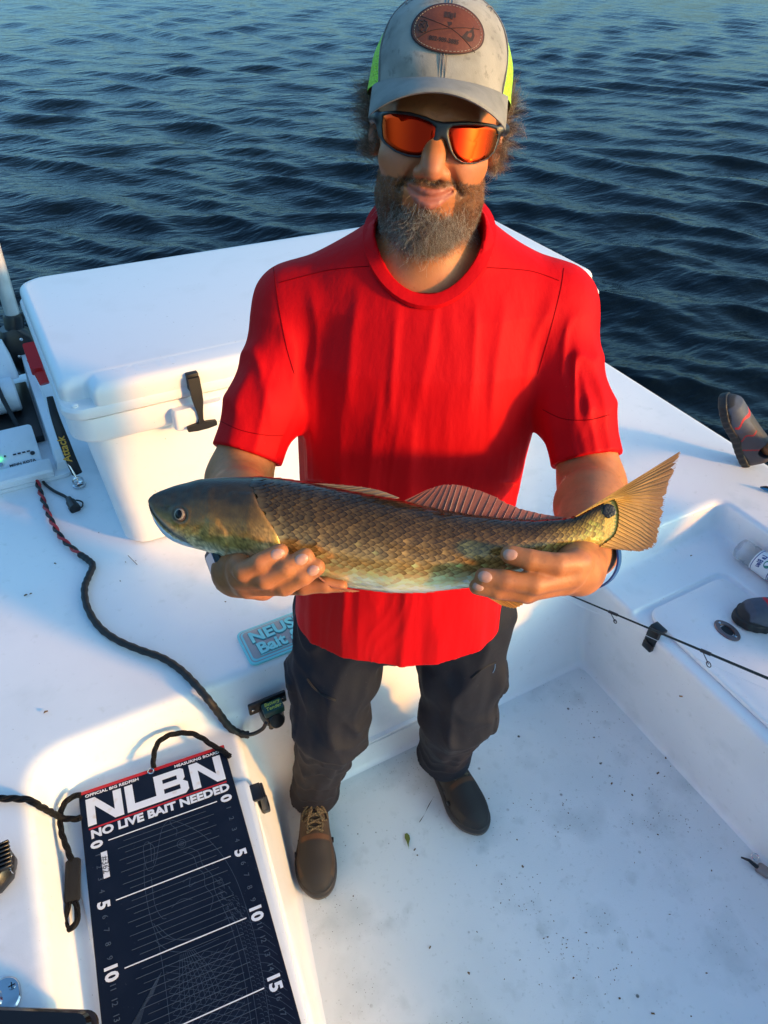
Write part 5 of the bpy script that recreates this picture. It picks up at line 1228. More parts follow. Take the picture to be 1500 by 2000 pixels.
# ---- shoes
def shoe(par, toe, yaw, cols_up, L=.300, W=.108):
    s = SDF(); hw = W/2
    out = catmull([(.0, -.0), (.012, -.032), (.08, -.036), (.15, -.044), (.215, -.054), (.262, -.044), (.292, -.018), (.300, .006), (.290, .030), (.262, .046), (.215, .050), (.15, .038), (.08, .033), (.012, .030)], 5, True)
    out = out*np.array([L/.300, W/.108]); p2_ = poly2(out)
    s.fn(lambda Q: smax(p2_(Q[:, 0], Q[:, 1]), np.abs(Q[:, 2]-.0165)-.0160, .008), (.15, 0, .02), .2, .004)
    up = SDF()
    up.ell((.232, .0, .036), (.066, .050, .034), .02); up.ell((.17, .0, .045), (.085, .045, .042), .03); up.ell((.08, .0, .05), (.085, .038, .045), .03)
    up.cap((.055, 0, .05), (.072, 0, .100), .040, .038, .03); up.cap((.10, 0, .085), (.18, 0, .062), .030, .028, .03)
    up.fn(lambda Q: -(.012-Q[:, 2])*-1 if False else Q[:, 2]*0+(Q[:, 2]-.012), (.15, 0, 0), .3, .003, 's')
    up.cap((.062, 0, .09), (.080, 0, .15), .030, .034, .006, 's')
    def wr(Q, d):
        x, y, z = Q[:, 0], Q[:, 1], Q[:, 2]; inb = smax(p2_(x, y)+.0015, d, .012); return inb
    up.post = wr
    Vu, Fu = nets(up, (-.03, -.075, .0), (.33, .075, .17), .0028)
    # colours: dark rubber bumper, grey-brown mesh vamp, tan-brown uppers
    x, y, z = Vu.T; c = np.tile(cols_up, (len(Vu), 1))*(1+.45*vnoise(Vu*45, 2)+.25*vnoise(Vu*140, 3))[:, None]
    dd = p2_(x, y); vamp = sst(x, .185, .192)*sst(.268-x, 0, .004)*sst(-dd, .010, .013); c = lerp(c, (.010, .0095, .011), vamp)
    bump_ = np.maximum(sst(x, .262, .266), sst(x, .150, .16)*sst(.034-z, 0, .004)); c = lerp(c, (.010, .011, .014), bump_)
    tan = sst(np.abs(x-.186-.0*y), .0075, .005)*sst(.040-np.abs(y), 0, .01); c = lerp(c, (.08, .032, .012), tan)
    rr_ = empty('shoe'); rr_.parent = par; rr_.location = toe; rr_.rotation_euler = (0, 0, yaw)
    T = np.array([-L, 0, 0])
    um = mat('shoe_upper', (.06, .05, .04), .7, attr=True, bump=[('noise', 500, .3, .0008), ('weave', 160, .25, .0008)])
    meshobj('shoe_upper', Vu+T, Fu, um, rr_, cols=c)
    Vb, Fb = nets(s, (-.03, -.075, -.01), (.33, .075, .05), .0035)
    sc = np.tile((.018, .018, .020), (len(Vb), 1)); sc = lerp(sc, (.24, .20, .16), sst(Vb[:, 2], .018, .021)*.0+sst(np.abs(Vb[:, 2]-.012), .004, .002)*.5)
    meshobj('shoe_sole', Vb+T, Fb, mat('shoe_sole', (.02, .02, .02), .6, attr=True), rr_, cols=sc)
    # tongue and laces
    lac = mat('laces', (.018, .016, .013), .7, var=[(700, .52, .56, (.20, .15, .07), .9)], bump=[('voronoi', 500, .8, .001)])
    def top(x, y):
        zs = np.arange(.16, .01, -.001); v = up(np.stack([np.full(len(zs), x), np.full(len(zs), y), zs], 1).astype(np.float32)); i = np.argmax(v < 0); return zs[i]
    lm_ = MB(); prev = None
    for k, xx in enumerate((.176, .160, .145, .130, .115)):
        wd = .020+.002*k
        for s_ in (-1, 1):
            x2 = xx-.014; pts_ = [(xx+(x2-xx)*t, s_*wd*(1-2*t), top(xx+(x2-xx)*t, s_*wd*(1-2*t))+.004) for t in np.linspace(0, 1, 7)]; lm_.add(*tube(np.array(pts_)+T, .0034, 6))
    for s_ in (-1, 1):
        pts_ = catmull([(.112, 0, top(.112, 0)+.008), (.125, s_*.022, top(.125, s_*.022)+.010), (.142, s_*.032, top(.142, s_*.030)+.006), (.150, s_*.020, top(.150, s_*.020)+.007), (.130, s_*.006, top(.13, 0)+.010)], 5); lm_.add(*tube(pts_+T, .0026, 6))
        pts_ = catmull([(.112, 0, top(.112, 0)+.008), (.135, s_*.012, top(.135, s_*.012)+.010), (.160, s_*.018, top(.160, s_*.018)+.006), (.178, s_*.014, top(.178, s_*.014)+.005)], 5); lm_.add(*tube(pts_+T, .0026, 6))
    lm_.build('laces', lac, rr_)
    meshobj('tongue', *xf(rrloft([(0, -.022, .022, -.024, .024, .01), (.006, -.022, .022, -.024, .024, .01)]), rot('Y', 55), np.array([.108, 0, .098])+T), mat('tongue_tan', (.20, .14, .09), .7), rr_)
    for k, (xx, s_) in enumerate(((.175, -1), (.175, 1), (.205, -1))):
        meshobj('lace_hook', *bevbox(xx-.005-L, xx+.005-L, s_*(.042 if xx < .2 else .050)-.003, s_*(.042 if xx < .2 else .050)+.003, .040, .052, .001, 1), blackp, rr_)
    return rr_
tA = J(621, 1768, .722); tA[2] = .0055; tB = J(940, 1632, .895); tB[2] = .0055
hA, hB_ = anA.copy(), anB.copy()
shoe(man, tuple(tA), math.atan2(tA[1]-(hA[1]+.055), tA[0]-(hA[0]-.005)), (.036, .022, .013))
shoe(man, tuple(tB), math.atan2(tB[1]-(hB_[1]+.045), tB[0]-(hB_[0]-.005)), (.026, .020, .015))

# ---- watch and wristband
wt_ = empty('wristwatch'); wt_.parent = man
fdir = (wrA-elA)/np.linalg.norm(wrA-elA); Bw = basis(fdir)
cw = wrA-fdir*.004
meshobj('watch_strap', *xf(loft([[(.0305*math.cos(t), .0305*math.sin(t), z) for t in np.linspace(0, 6.283, 32, endpoint=False)] for z in (-.011, -.010, .010, .011)], False, False), Bw, cw), rubber, wt_)
wp_ = D(431, 1108, .705)
Bf = np.stack([RV*.55+UV*-.83, RV*.80+UV*.5+(-FV)*.3, -FV*.8-RV*.5], 1); Bf[:, 2] = -RV*.80-FV*.50-UV*.25; Bf[:, 2] /= np.linalg.norm(Bf[:, 2]); a_ = RV*.62-UV*.78; a_ -= Bf[:, 2]*(a_@Bf[:, 2]); a_ /= np.linalg.norm(a_); Bf[:, 0] = a_; Bf[:, 1] = np.cross(Bf[:, 2], a_)
meshobj('watch_case', *xf(rrloft([(-.006, -.021, .021, -.018, .018, .006), (.004, -.022, .022, -.019, .019, .007), (.007, -.019, .019, -.016, .016, .006)]), Bf, wp_), blackp, wt_)
meshobj('watch_face', *xf(rrloft([(.0071, -.016, .016, -.013, .013, .004), (.0078, -.0155, .0155, -.0125, .0125, .004)]), Bf, wp_), mat('watch_glass', (.01, .03, .08), .05, coat=(1, .03)), wt_)
fdir = (wrB-elB)/np.linalg.norm(wrB-elB); n_ = RV*.92+UV*.25-FV*-.2; 
wb = empty('wristband'); wb.parent = man
axw = (A(1120, 1108, .692)-wrB); axw /= np.linalg.norm(axw); Bb = basis(axw*.9+UV*.25, FV); ctr_ = wrB+axw*.012-UV*.004; q = []
for t in np.linspace(0, 2*math.pi, 56, endpoint=False): q.append(ctr_+Bb[:, 0]*.0325*math.cos(t)+Bb[:, 1]*.0325*math.sin(t))
q = np.array(q); bn = np.cross(q[14]-ctr_, q[0]-ctr_); bn /= np.linalg.norm(bn); V_ = []; F_ = []
for p in q:
    o = (p-ctr_)/np.linalg.norm(p-ctr_)
    for a, b in ((-.006, 0), (-.006, .0018), (.006, .0018), (.006, 0)): V_.append(p+bn*a+o*b)
for k in range(56):
    for j in range(4): F_.append((k*4+j, k*4+(j+1) % 4, ((k+1) % 56)*4+(j+1) % 4, ((k+1) % 56)*4+j))
meshobj('band', V_, F_, mat('blue_silicone', (.010, .075, .26), .4), wb, smooth=False)
# ================================================================ the fish
FD = .700; SC = FD/FPX
fish = thing('fish', 'bronze redfish with a black tail spot held level in both hands', 'fish', (0, 0, 0), -YAW)
fx = np.array([289, 292, 300, 315, 340, 390, 440, 493, 560, 600, 660, 743, 781, 850, 905, 971, 1040, 1112, 1135, 1153, 1178])
ft = np.array([978, 972, 965, 958, 949, 936, 932, 931, 936, 943, 955, 970, 977, 994, 1004, 1013, 1018, 1014, 1004, 992, 979])
gx = np.array([289, 292, 303, 320, 337, 360, 400, 447, 500, 560, 620, 670, 760, 830, 914, 984, 1042, 1080, 1112, 1153, 1178])
gb = np.array([978, 995, 1022, 1045, 1057, 1066, 1076, 1090, 1104, 1120, 1134, 1144, 1155, 1155, 1145, 1128, 1106, 1090, 1076, 1067, 1064])
tx = np.array([289, 292, 300, 320, 360, 420, 500, 620, 760, 880, 980, 1060, 1112, 1153, 1178])
tw_ = np.array([.0, 2.4, 6, 14, 30, 50, 68, 78, 78, 66, 48, 32, 21, 13, 8])*SC*1.06
def smooth_interp(x, xs, ys):
    return (np.interp(x-4, xs, ys)+np.interp(x, xs, ys)*2+np.interp(x+4, xs, ys))/4
def fpt(x, phi, off=0.0):           # phi 0 = top, pi/2 = side towards the lens, pi = belly
    x = np.asarray(x, float); phi = np.asarray(phi, float); ix = np.clip(x, 289, 1178)
    t, b, w_ = np.interp(ix, fx, ft), np.interp(ix, gx, gb), np.interp(ix, tx, tw_)
    t = np.where(ix > 300, smooth_interp(ix, fx, ft), t); b = np.where(ix > 300, smooth_interp(ix, gx, gb), b)
    c = (t+b)/2; h = (b-t)/2; s, k = np.sin(phi), np.cos(phi)
    y = c-h*np.sign(k)*np.abs(k)**1.0; z = w_*np.sign(s)*np.abs(s)**.92*(1+.10*k*0)
    nx_ = np.stack([np.zeros_like(x), -k*1.0, s], -1)    # rough outward direction in (right, down, towards lens)
    X = (ix-750)*SC; Yu = -(y-1000)*SC
    n = np.stack([np.zeros_like(X), k*w_/(h*SC+w_+1e-6)*1.6, s], -1); n /= np.linalg.norm(n, axis=-1)[..., None]+1e-9
    if np.ndim(off) or off: X = X+n[..., 0]*off; Yu = Yu+n[..., 1]*off; z = z+n[..., 2]*off
    return CC+FV*(FD)+X[..., None]*RV+Yu[..., None]*UV-z[..., None]*FV
xs_ = np.concatenate([289+np.array([0, .4, 1.2, 2.2, 3.6, 5.5, 8, 11]), np.arange(303, 1179, 3.2)]); ph_ = np.linspace(0, 2*math.pi, 120, endpoint=False)
XX, PH = np.meshgrid(xs_, ph_, indexing='ij'); tt_, bb_ = np.interp(XX, fx, ft), np.interp(XX, gx, gb); PY = (tt_+bb_)/2-(bb_-tt_)/2*np.cos(PH)
off = np.zeros_like(XX)
gill = np.interp(PY, [960, 990, 1015, 1040, 1060, 1075, 1100], [505, 520, 537, 554, 561, 552, 505])
off += .0017*sst(gill-XX, 0, 4)*sst(XX, 430, 520)*(PY > 965)
off -= .0026*np.exp(-((XX-gill-5)/5)**2)*(PY > 965)
pre = np.interp(PY, [1020, 1035, 1060, 1085], [440, 455, 458, 446]); off += .0016*sst(pre-XX, 0, 3.5)*sst(XX, 395, 440)*(PY > 1015)
mline = np.interp(XX, [289, 300, 318, 345, 374], [986, 1004, 1024, 1047, 1063]); inm = (XX < 376)
off -= .0034*np.exp(-((PY-mline)/2.6)**2)*inm; off += .0010*np.exp(-((PY-mline+9)/6)**2)*inm*(XX > 300)
off -= .0012*np.exp(-(((XX-361)**2+(PY-1005)**2)/17**2)); off += .0010*np.exp(-((np.hypot(XX-361, PY-1005)-17)/4)**2)
off -= .0015*np.exp(-(((XX-334)/3.5)**2+((PY-992)/2.5)**2)); off -= .0010*np.exp(-(((XX-325)/3)**2+((PY-989)/2)**2))
off += .0004*vnoise(np.stack([XX.ravel()/16, PY.ravel()/11, PH.ravel()], 1), 3).reshape(XX.shape)*(XX < 560)
Vf = fpt(XX, PH, off*np.abs(np.sin(PH))**.5)
def fcol(x, y, ph):
    t, b = np.interp(x, fx, ft), np.interp(x, gx, gb); v = np.clip((y-t)/(b-t+1e-6), 0, 1)
    n1 = vnoise(np.stack([x/30, y/14, x*0], 1), 31)*.06; v = v+n1
    ks = np.array([0, .15, .34, .52, .68, .81, .90, 1.0])
    tab = np.array([[.036, .024, .014], [.075, .044, .020], [.135, .078, .030], [.24, .145, .052], [.40, .25, .10], [.62, .46, .26], [.74, .68, .56], [.80, .78, .74]])
    c = np.stack([np.interp(v, ks, tab[:, q]) for q in range(3)], 1)
    hd = sst(535-x, 0, 40); hk = np.array([0, .30, .48, .62, .80, .93, 1.0]); ht = np.array([[.024, .020, .018], [.040, .032, .025], [.105, .066, .024], [.21, .13, .040], [.30, .22, .085], [.50, .44, .34], [.70, .69, .66]])
    hcl = np.stack([np.interp(v, hk, ht[:, q]) for q in range(3)], 1); c = c*(1-hd)[:, None]+hcl*hd[:, None]
    tg = sst(x, 1040, 1160)*sst(v, .12, .4); c = c*(1-tg*.85)[:, None]+np.array([.62, .38, .06])*(tg*.85)[:, None]
    return np.clip(c*np.array([1.36, 1.14, .80]), 0, .85)
c_ = fcol(XX.ravel(), PY.ravel(), PH.ravel()); x, y = XX.ravel(), PY.ravel(); sp = vnoise(np.stack([x/3.2, y/2.6, PH.ravel()*3], 1), 41)
cheek = sst(560-x, 0, 20)*sst(y, 1010, 1035); c_ = c_*(1+.75*sp*cheek+.25*vnoise(np.stack([x/7, y/5, PH.ravel()], 1), 44)*(x < 540))[:, None]
jaw = ((x < 380) & (y > np.interp(x, [289, 300, 318, 345, 380], [990, 1010, 1030, 1052, 1066]))); c_[jaw] = np.array([.72, .74, .76])
mdark = np.exp(-((y-np.interp(x, [289, 300, 318, 345, 374], [986, 1004, 1024, 1047, 1063]))/2.2)**2)*(x < 376); lipl = np.exp(-((y-np.interp(x, [289, 300, 318, 345, 374], [984, 1000, 1019, 1041, 1058]))/6)**2)*(x < 372); c_ = lerp(c_, (.20, .17, .19), lipl*.75)
gl = np.exp(-((x-np.interp(y, [1030, 1060, 1075], [547, 557, 549]))/8)**2)*np.exp(-((y-1056)/14)**2); c_ = lerp(c_, (.75, .52, .08), np.clip(gl, 0, 1)*.8)
c_ = lerp(c_, (.05, .03, .03), mdark*.85); er = np.exp(-((np.hypot(x-361, y-1005)-15)/4)**2); c_ = lerp(c_, (.07, .045, .03), er*.6)
gd_ = np.exp(-((x-pre.ravel()-1)/3)**2)*((y > 1025) & (y < 1085)); c_ = lerp(c_, (.38, .22, .06), gd_*.7)
nX, nP = XX.shape; i, j = np.meshgrid(np.arange(nX-1), np.arange(nP), indexing='ij'); jn = (j+1) % nP
Ff = np.stack([i*nP+j, (i+1)*nP+j, (i+1)*nP+jn, i*nP+jn], -1).reshape(-1, 4)
fskin = mat('fish_skin', (.2, .15, .08), .30, attr=True, spec=.35, metal=.1, coat=(.12, .2), bump=[('voronoi', 520, .25, .0007), ('noise', 140, .15, .0008)])
meshobj('fish_body', Vf.reshape(-1, 3), Ff, fskin, fish, cols=c_)
# scales, overlapping towards the tail
gs_ = np.random.default_rng(8); SV, SF_, SCo = [], [], []; nvt = 0
shape = np.array([(-.55, 0), (-.35, -.85), (.25, -.95), (.72, -.62), (.98, 0), (.72, .62), (.25, .95), (-.35, .85)]); rowi = 0
row = 0; yv = 0
for side_s in (1, -1):
    for r_ in range(0, 46):
        ph0 = .16+(math.pi-.30)*r_/45
        xq = 505+(8.0 if r_ % 2 else 0)
        while xq < 1172:
            t, b = np.interp(xq, fx, ft), np.interp(xq, gx, gb); H_ = (b-t)/2
            rows_here = max(8, int(46*min(1, (H_*math.pi)/(90*math.pi)*1.06)))
            step = 16.5 if xq < 900 else max(9.5, 16.5-(xq-900)*.026)
            jj = r_/45; phc = .16+(math.pi-.30)*(int(jj*(rows_here-1)+.5))/(rows_here-1)
            if r_ < rows_here:
                phc = .16+(math.pi-.30)*r_/(rows_here-1)
                yc = (t+b)/2-H_*math.cos(phc); gxx = np.interp(yc, [930, 960, 990, 1015, 1040, 1060, 1075, 1100], [498, 512, 526, 543, 560, 567, 558, 520])
                if xq > gxx-4 and not (np.hypot(xq-1186, yc-998) < 15):
                    ax_ = step*.95; dph = (math.pi-.30)/(rows_here-1)*1.25; jit = gs_.normal()*.06
                    px_ = xq+gs_.normal()*.9+shape[:, 0]*ax_*gs_.uniform(.92, 1.1); pp_ = phc+jit*dph+shape[:, 1]*dph
                    lift = gs_.uniform(-.0001, .0004)+.0012*np.clip((shape[:, 0]+.55)/1.5, 0, 1)*gs_.uniform(.7, 1.4)
                    pts_ = fpt(px_, side_s*pp_, lift); cpt = fpt(np.array([xq+.05*ax_]), side_s*np.array([phc+jit*dph]), .0010)
                    SV += [cpt, pts_]; SF_ += [(nvt, nvt+1+k, nvt+1+(k+1) % 8)[::(1 if side_s > 0 else -1)] for k in range(8)]; nvt += 9
                    base_c = fcol(np.array([xq]), np.array([yc]), None)[0]*gs_.uniform(.75, 1.35); v = (yc-t)/(b-t)
                    edge = base_c*(.22 if v < .6 else (.45 if v < .78 else 1.15)); cc2 = np.tile(base_c, (9, 1))*1.4; cc2[[4, 5, 6]] = edge; cc2[[3, 7]] = base_c*.9
                    if gs_.random() < .05 and .35 < v < .85: cc2 = cc2*1.9
                    SCo.append(cc2)
            xq += step
SV = np.concatenate(SV); SCo = np.clip(np.concatenate(SCo), 0, .85)
sco = meshobj('scales', SV, SF_, mat('fish_scale', (.2, .15, .1), .24, attr=True, metal=.40, spec=.6, coat=(.2, .12), bump=[('noise', 500, .2, .0004)]), fish, cols=SCo); sco['kind'] = 'stuff'
# eye
ec = fpt(np.array([361.0]), np.array([math.acos(((np.interp(361, fx, ft)+np.interp(361, gx, gb))/2-1005)/((np.interp(361, gx, gb)-np.interp(361, fx, ft))/2))]), -.0010)[0]
Be = basis(-FV-RV*.28+UV*.12, UV)
eye_ = empty('fish_eye'); eye_.parent = fish
meshobj('eye_ring', *xf(lathe([(.0068, .000), (.0066, .0012), (.0054, .0020)], 24), Be, ec), mat('eye_ring', (.10, .055, .035), .3), eye_)
meshobj('iris', *xf(lathe([(.0058, .0012), (.0052, .0025), (.0032, .0034)], 24), Be, ec), mat('iris', (.30, .22, .15), .4, .1), eye_)
meshobj('pupil', *xf(lathe([(.0040, .0032), (.0030, .0040), (0, .0043)], 24), Be@np.diag([.92, 1.08, 1]), ec), mat('pupil', (.003, .003, .003), .12, spec=.3), eye_)
# tail spot
def pxy_patch(nm, cx_, cy_, rx, ry, m, off, par=fish, K=22, z=None):
    pass
# fins
def F3(x, y, z): return CC+FV*FD+RV*((x-750)*SC)-UV*((y-1000)*SC)-FV*z
def fin(nm, base, tip, n, cb, ct, zb=0.0, zt=0.0, ray=.0006, rag=0.0, alpha=None, sub=6, thick=.0005, split=False):
    b, t = catmull(base, 12), catmull(tip, 12)
    bi = np.stack([np.interp(np.linspace(0, 1, n*2+1), np.linspace(0, 1, len(b)), b[:, k]) for k in (0, 1)], 1); ti = np.stack([np.interp(np.linspace(0, 1, n*2+1), np.linspace(0, 1, len(t)), t[:, k]) for k in (0, 1)], 1)
    f = empty(nm); f.parent = fish; V = []; C = []
    for i in range(n*2+1):
        sag = (-.0003 if i % 2 else .0002); rg = (1-rag*gs_.random()) if i % 2 else 1-rag*.4*gs_.random()
        for k in range(sub+1):
            q = bi[i]*(1-k/sub*rg)+ti[i]*(k/sub*rg); z = zb+(zt-zb)*k/sub+sag*math.sin(math.pi*min(1, k/sub+.2)); V.append((q[0], q[1], z)); u = k/sub; C.append(np.array(cb)*(1-u)+np.array(ct)*u)
    nV = len(V); VV = np.array([F3(*p) for p in V]+[F3(p[0], p[1], p[2]-thick) for p in V]); s1 = sub+1
    FF = [(i*s1+k, (i+1)*s1+k, (i+1)*s1+k+1, i*s1+k+1) for i in range(n*2) for k in range(sub)]; FF += [tuple(nV+q for q in g[::-1]) for g in FF]
    mm = mat(nm+'_membrane', (.3, .2, .1), .38, attr=True, alpha=alpha, spec=.5, bump=[('noise', 400, .3, .0006)])
    cc = np.array(C+C)*(1+.25*vnoise(VV*300, 5))[:, None]
    meshobj('membrane', VV, FF, mm, f, cols=np.clip(cc, 0, 1))
    rm = MB(); RC = []
    for i in range(0, n*2+1, 2):
        L_ = 1-rag*.3*gs_.random(); pts_ = [F3(*(list(bi[i]*(1-u*L_)+ti[i]*(u*L_))+[zb+(zt-zb)*u+.0005])) for u in np.linspace(0, 1, 7)]
        v_, f_ = tube(pts_, ray*np.linspace(1.2, .45, 7), 5); rm.add(v_, f_); u = np.repeat(np.linspace(0, 1, 7), 5)[:, None]; RC.append((np.array(cb)*(1-u)+np.array(ct)*u)*gs_.uniform(.9, 1.35))
        if split and i < n*2:
            for e in (.35, .65):
                a = bi[i]*.45+ti[i]*.55; tq = ti[i]*(1-e)+ti[min(i+2, n*2)]*e
                pts_ = [F3(*(list(a*(1-u)+tq*u)+[zb*.4+zt*.6+.0004])) for u in np.linspace(0, .97, 5)]; v_, f_ = tube(pts_, ray*np.linspace(.7, .3, 5), 4); rm.add(v_, f_); u = np.repeat(np.linspace(.5, 1, 5), 4)[:, None]; RC.append((np.array(cb)*(1-u)+np.array(ct)*u)*gs_.uniform(.9, 1.7))
    rm.build('fin_rays', mat(nm+'_ray', (.3, .2, .1), .35, attr=True, spec=.5), f, cols=np.clip(np.concatenate(RC), 0, 1)); return f
fin('tail_fin', [(1122, 1009), (1150, 993), (1188, 973), (1203, 985), (1206, 1015), (1198, 1045), (1170, 1067)], [(1330, 880), (1322, 905), (1306, 945), (1297, 985), (1290, 1020), (1284, 1050), (1276, 1068), (1250, 1077), (1205, 1073)], 26, (.60, .30, .045), (.26, .12, .04), .004, .002, .00055, .09, split=True)
fin('soft_dorsal_fin', [(781, 983), (850, 999), (905, 1009), (971, 1018), (1040, 1022), (1108, 1019)], [(838, 955), (868, 946), (905, 948), (960, 966), (1010, 990), (1060, 1003), (1116, 1013)], 24, (.17, .060, .030), (.30, .085, .05), .0, -.004, .00055, .06, alpha=.85)
fin('spiny_dorsal_fin', [(598, 946), (640, 954), (700, 965), (755, 976)], [(640, 945), (690, 949), (740, 957), (780, 972)], 9, (.10, .065, .035), (.22, .14, .08), .002, -.003, .0009, .04)
fin('pelvic_fin', [(628, 1120), (640, 1132), (655, 1140)], [(664, 1148), (690, 1150), (704, 1148)], 7, (.30, .09, .03), (.40, .14, .05), .034, .030, .0008, .05)
fin('anal_fin', [(912, 1140), (935, 1142), (962, 1132)], [(975, 1178), (1000, 1183), (1022, 1172)], 9, (.62, .32, .12), (.60, .26, .05), .010, .018, .0008, .04)
# black spot: a slightly raised patch of skin either side of the tail root
for s_ in (1, -1):
    K = 24; V_ = [F3(1186, 999, s_*.0062)]
    for R_ in (.5, .85, 1.0):
        for k in range(K):
            t = 2*math.pi*k/K; rr_ = 1+.07*math.sin(3*t+1)+.05*math.sin(5*t); V_.append(F3(1186+R_*rr_*13*math.cos(t), 998+R_*rr_*14*math.sin(t), s_*(.0061 if R_ < .9 else .0055)))
    F_ = [(0, 1+j, 1+(j+1) % K)[::-1] for j in range(K)]+[(1+(i-1)*K+j, 1+(i-1)*K+(j+1) % K, 1+i*K+(j+1) % K, 1+i*K+j)[::1] for i in (1, 2) for j in range(K)]
    meshobj('tail_spot', V_, F_, mat('spot_black', (.012, .009, .008), .4, bump=[('voronoi', 500, .4, .0008)]), fish)
# thickened tail root under the fin rays
V_ = []; F_ = []; K = 20
for i, (x, t, b, w_) in enumerate(((1130, 1005, 1072, 15), (1153, 991, 1067, 12), (1172, 981, 1065, 9.5), (1188, 973, 1064, 7.5), (1203, 972, 1058, 5), (1214, 985, 1046, 2.5))):
    for k in range(K): p = 2*math.pi*k/K; V_.append(F3(x, (t+b)/2-(b-t)/2*math.cos(p), w_*SC*math.sin(p)))
F_ = [(i*K+k, (i+1)*K+k, (i+1)*K+(k+1) % K, i*K+(k+1) % K) for i in range(5) for k in range(K)]+[tuple(5*K+k for k in range(K))]
meshobj('tail_root', V_, F_, fskin, fish, cols=np.tile((.62, .38, .06), (len(V_), 1))*(1+.3*vnoise(np.array(V_)*400, 2))[:, None])

# ================================================================ second person, sitting on the right gunwale: only the shoes reach into the frame
p2 = thing('person', 'person seated on the right gunwale in grey and red hiking shoes', 'person')
fl_ = SDF()
an2, kn2, hp2 = np.array([1.715, .545, .49]), np.array([1.76, .36, .85]), np.array([1.97, .04, .60])
an1, kn1, hp1 = np.array([2.02, .985, .600]), np.array([2.03, .52, .80]), np.array([2.05, .02, .60])
for a, k, h in ((an2, kn2, hp2), (an1, kn1, hp1)):
    fl_.path([a, a*.45+k*.55, k, h], [.032, .050, .052, .078], .03); fl_.cap(a, a+(a-k)*.12, .034, .034, .02)
fl_.ell((2.01, .0, .66), (.16, .12, .13), .05); fl_.cap((2.02, -.01, .72), (2.04, -.05, 1.06), .125, .135, .06); fl_.cap((1.88, -.03, 1.08), (2.20, -.09, 1.08), .055, .055, .05)
fl_.cap((2.04, -.05, 1.10), (2.03, -.03, 1.22), .055, .052, .03); fl_.ell((2.02, -.01, 1.31), (.078, .095, .115), .03); fl_.ell((2.0, .085, 1.29), (.014, .02, .022), .012)
for s in (-1, 1):
    sh2 = np.array([2.04+s*.16, -.06-s*.03, 1.08]); el2 = sh2+np.array([s*.06, .06, -.27]); wr2 = el2+np.array([-s*.08, .20, -.06]); fl_.path([sh2, el2, wr2, wr2+np.array([-s*.02, .09, -.03])], [.050, .040, .027, .030], .02)
    for q in range(4): fl_.cap(wr2+np.array([-s*.02+(q-1.5)*.018, .09, -.03]), wr2+np.array([-s*.02+(q-1.5)*.020, .16, -.055]), .010, .008, .004)
V, F = nets(fl_, (1.5, -.4, .35), (2.45, 1.15, 1.5), .0065)
c = np.tile((.40, .18, .085), (len(V), 1)); c = lerp(c, (.05, .03, .02), ((V[:, 2] > 1.335) | ((V[:, 1] < -.05) & (V[:, 2] > 1.26)))*1.0)
meshobj('body', V, F, skin, p2, cols=c)
shs = SDF(); shs.path([kn2*.9+an2*.1, kn2*.5+hp2*.5, hp2], [.072, .086, .098], .03); shs.path([kn1*.9+an1*.1, kn1*.5+hp1*.5, hp1], [.072, .086, .098], .03); shs.ell((2.01, -.005, .665), (.178, .135, .14), .05)
V, F = nets(shs, (1.6, -.3, .42), (2.35, .75, 1.0), .008); meshobj('shorts', V, F, mat('khaki_shorts', (.20, .17, .12), .8), p2)
tsh = SDF(); tsh.cap((2.02, -.01, .74), (2.04, -.05, 1.06), .142, .150, .06); tsh.cap((1.88, -.03, 1.09), (2.20, -.09, 1.09), .068, .068, .05)
for s in (-1, 1): sh2 = np.array([2.04+s*.16, -.06-s*.03, 1.08]); el2 = sh2+np.array([s*.06, .06, -.27]); tsh.cap(sh2, sh2*.4+el2*.6, .064, .062, .03)
V, F = nets(tsh, (1.6, -.4, .55), (2.5, .3, 1.3), .008); meshobj('shirt', V, F, mat('grey_shirt', (.25, .27, .30), .8), p2)
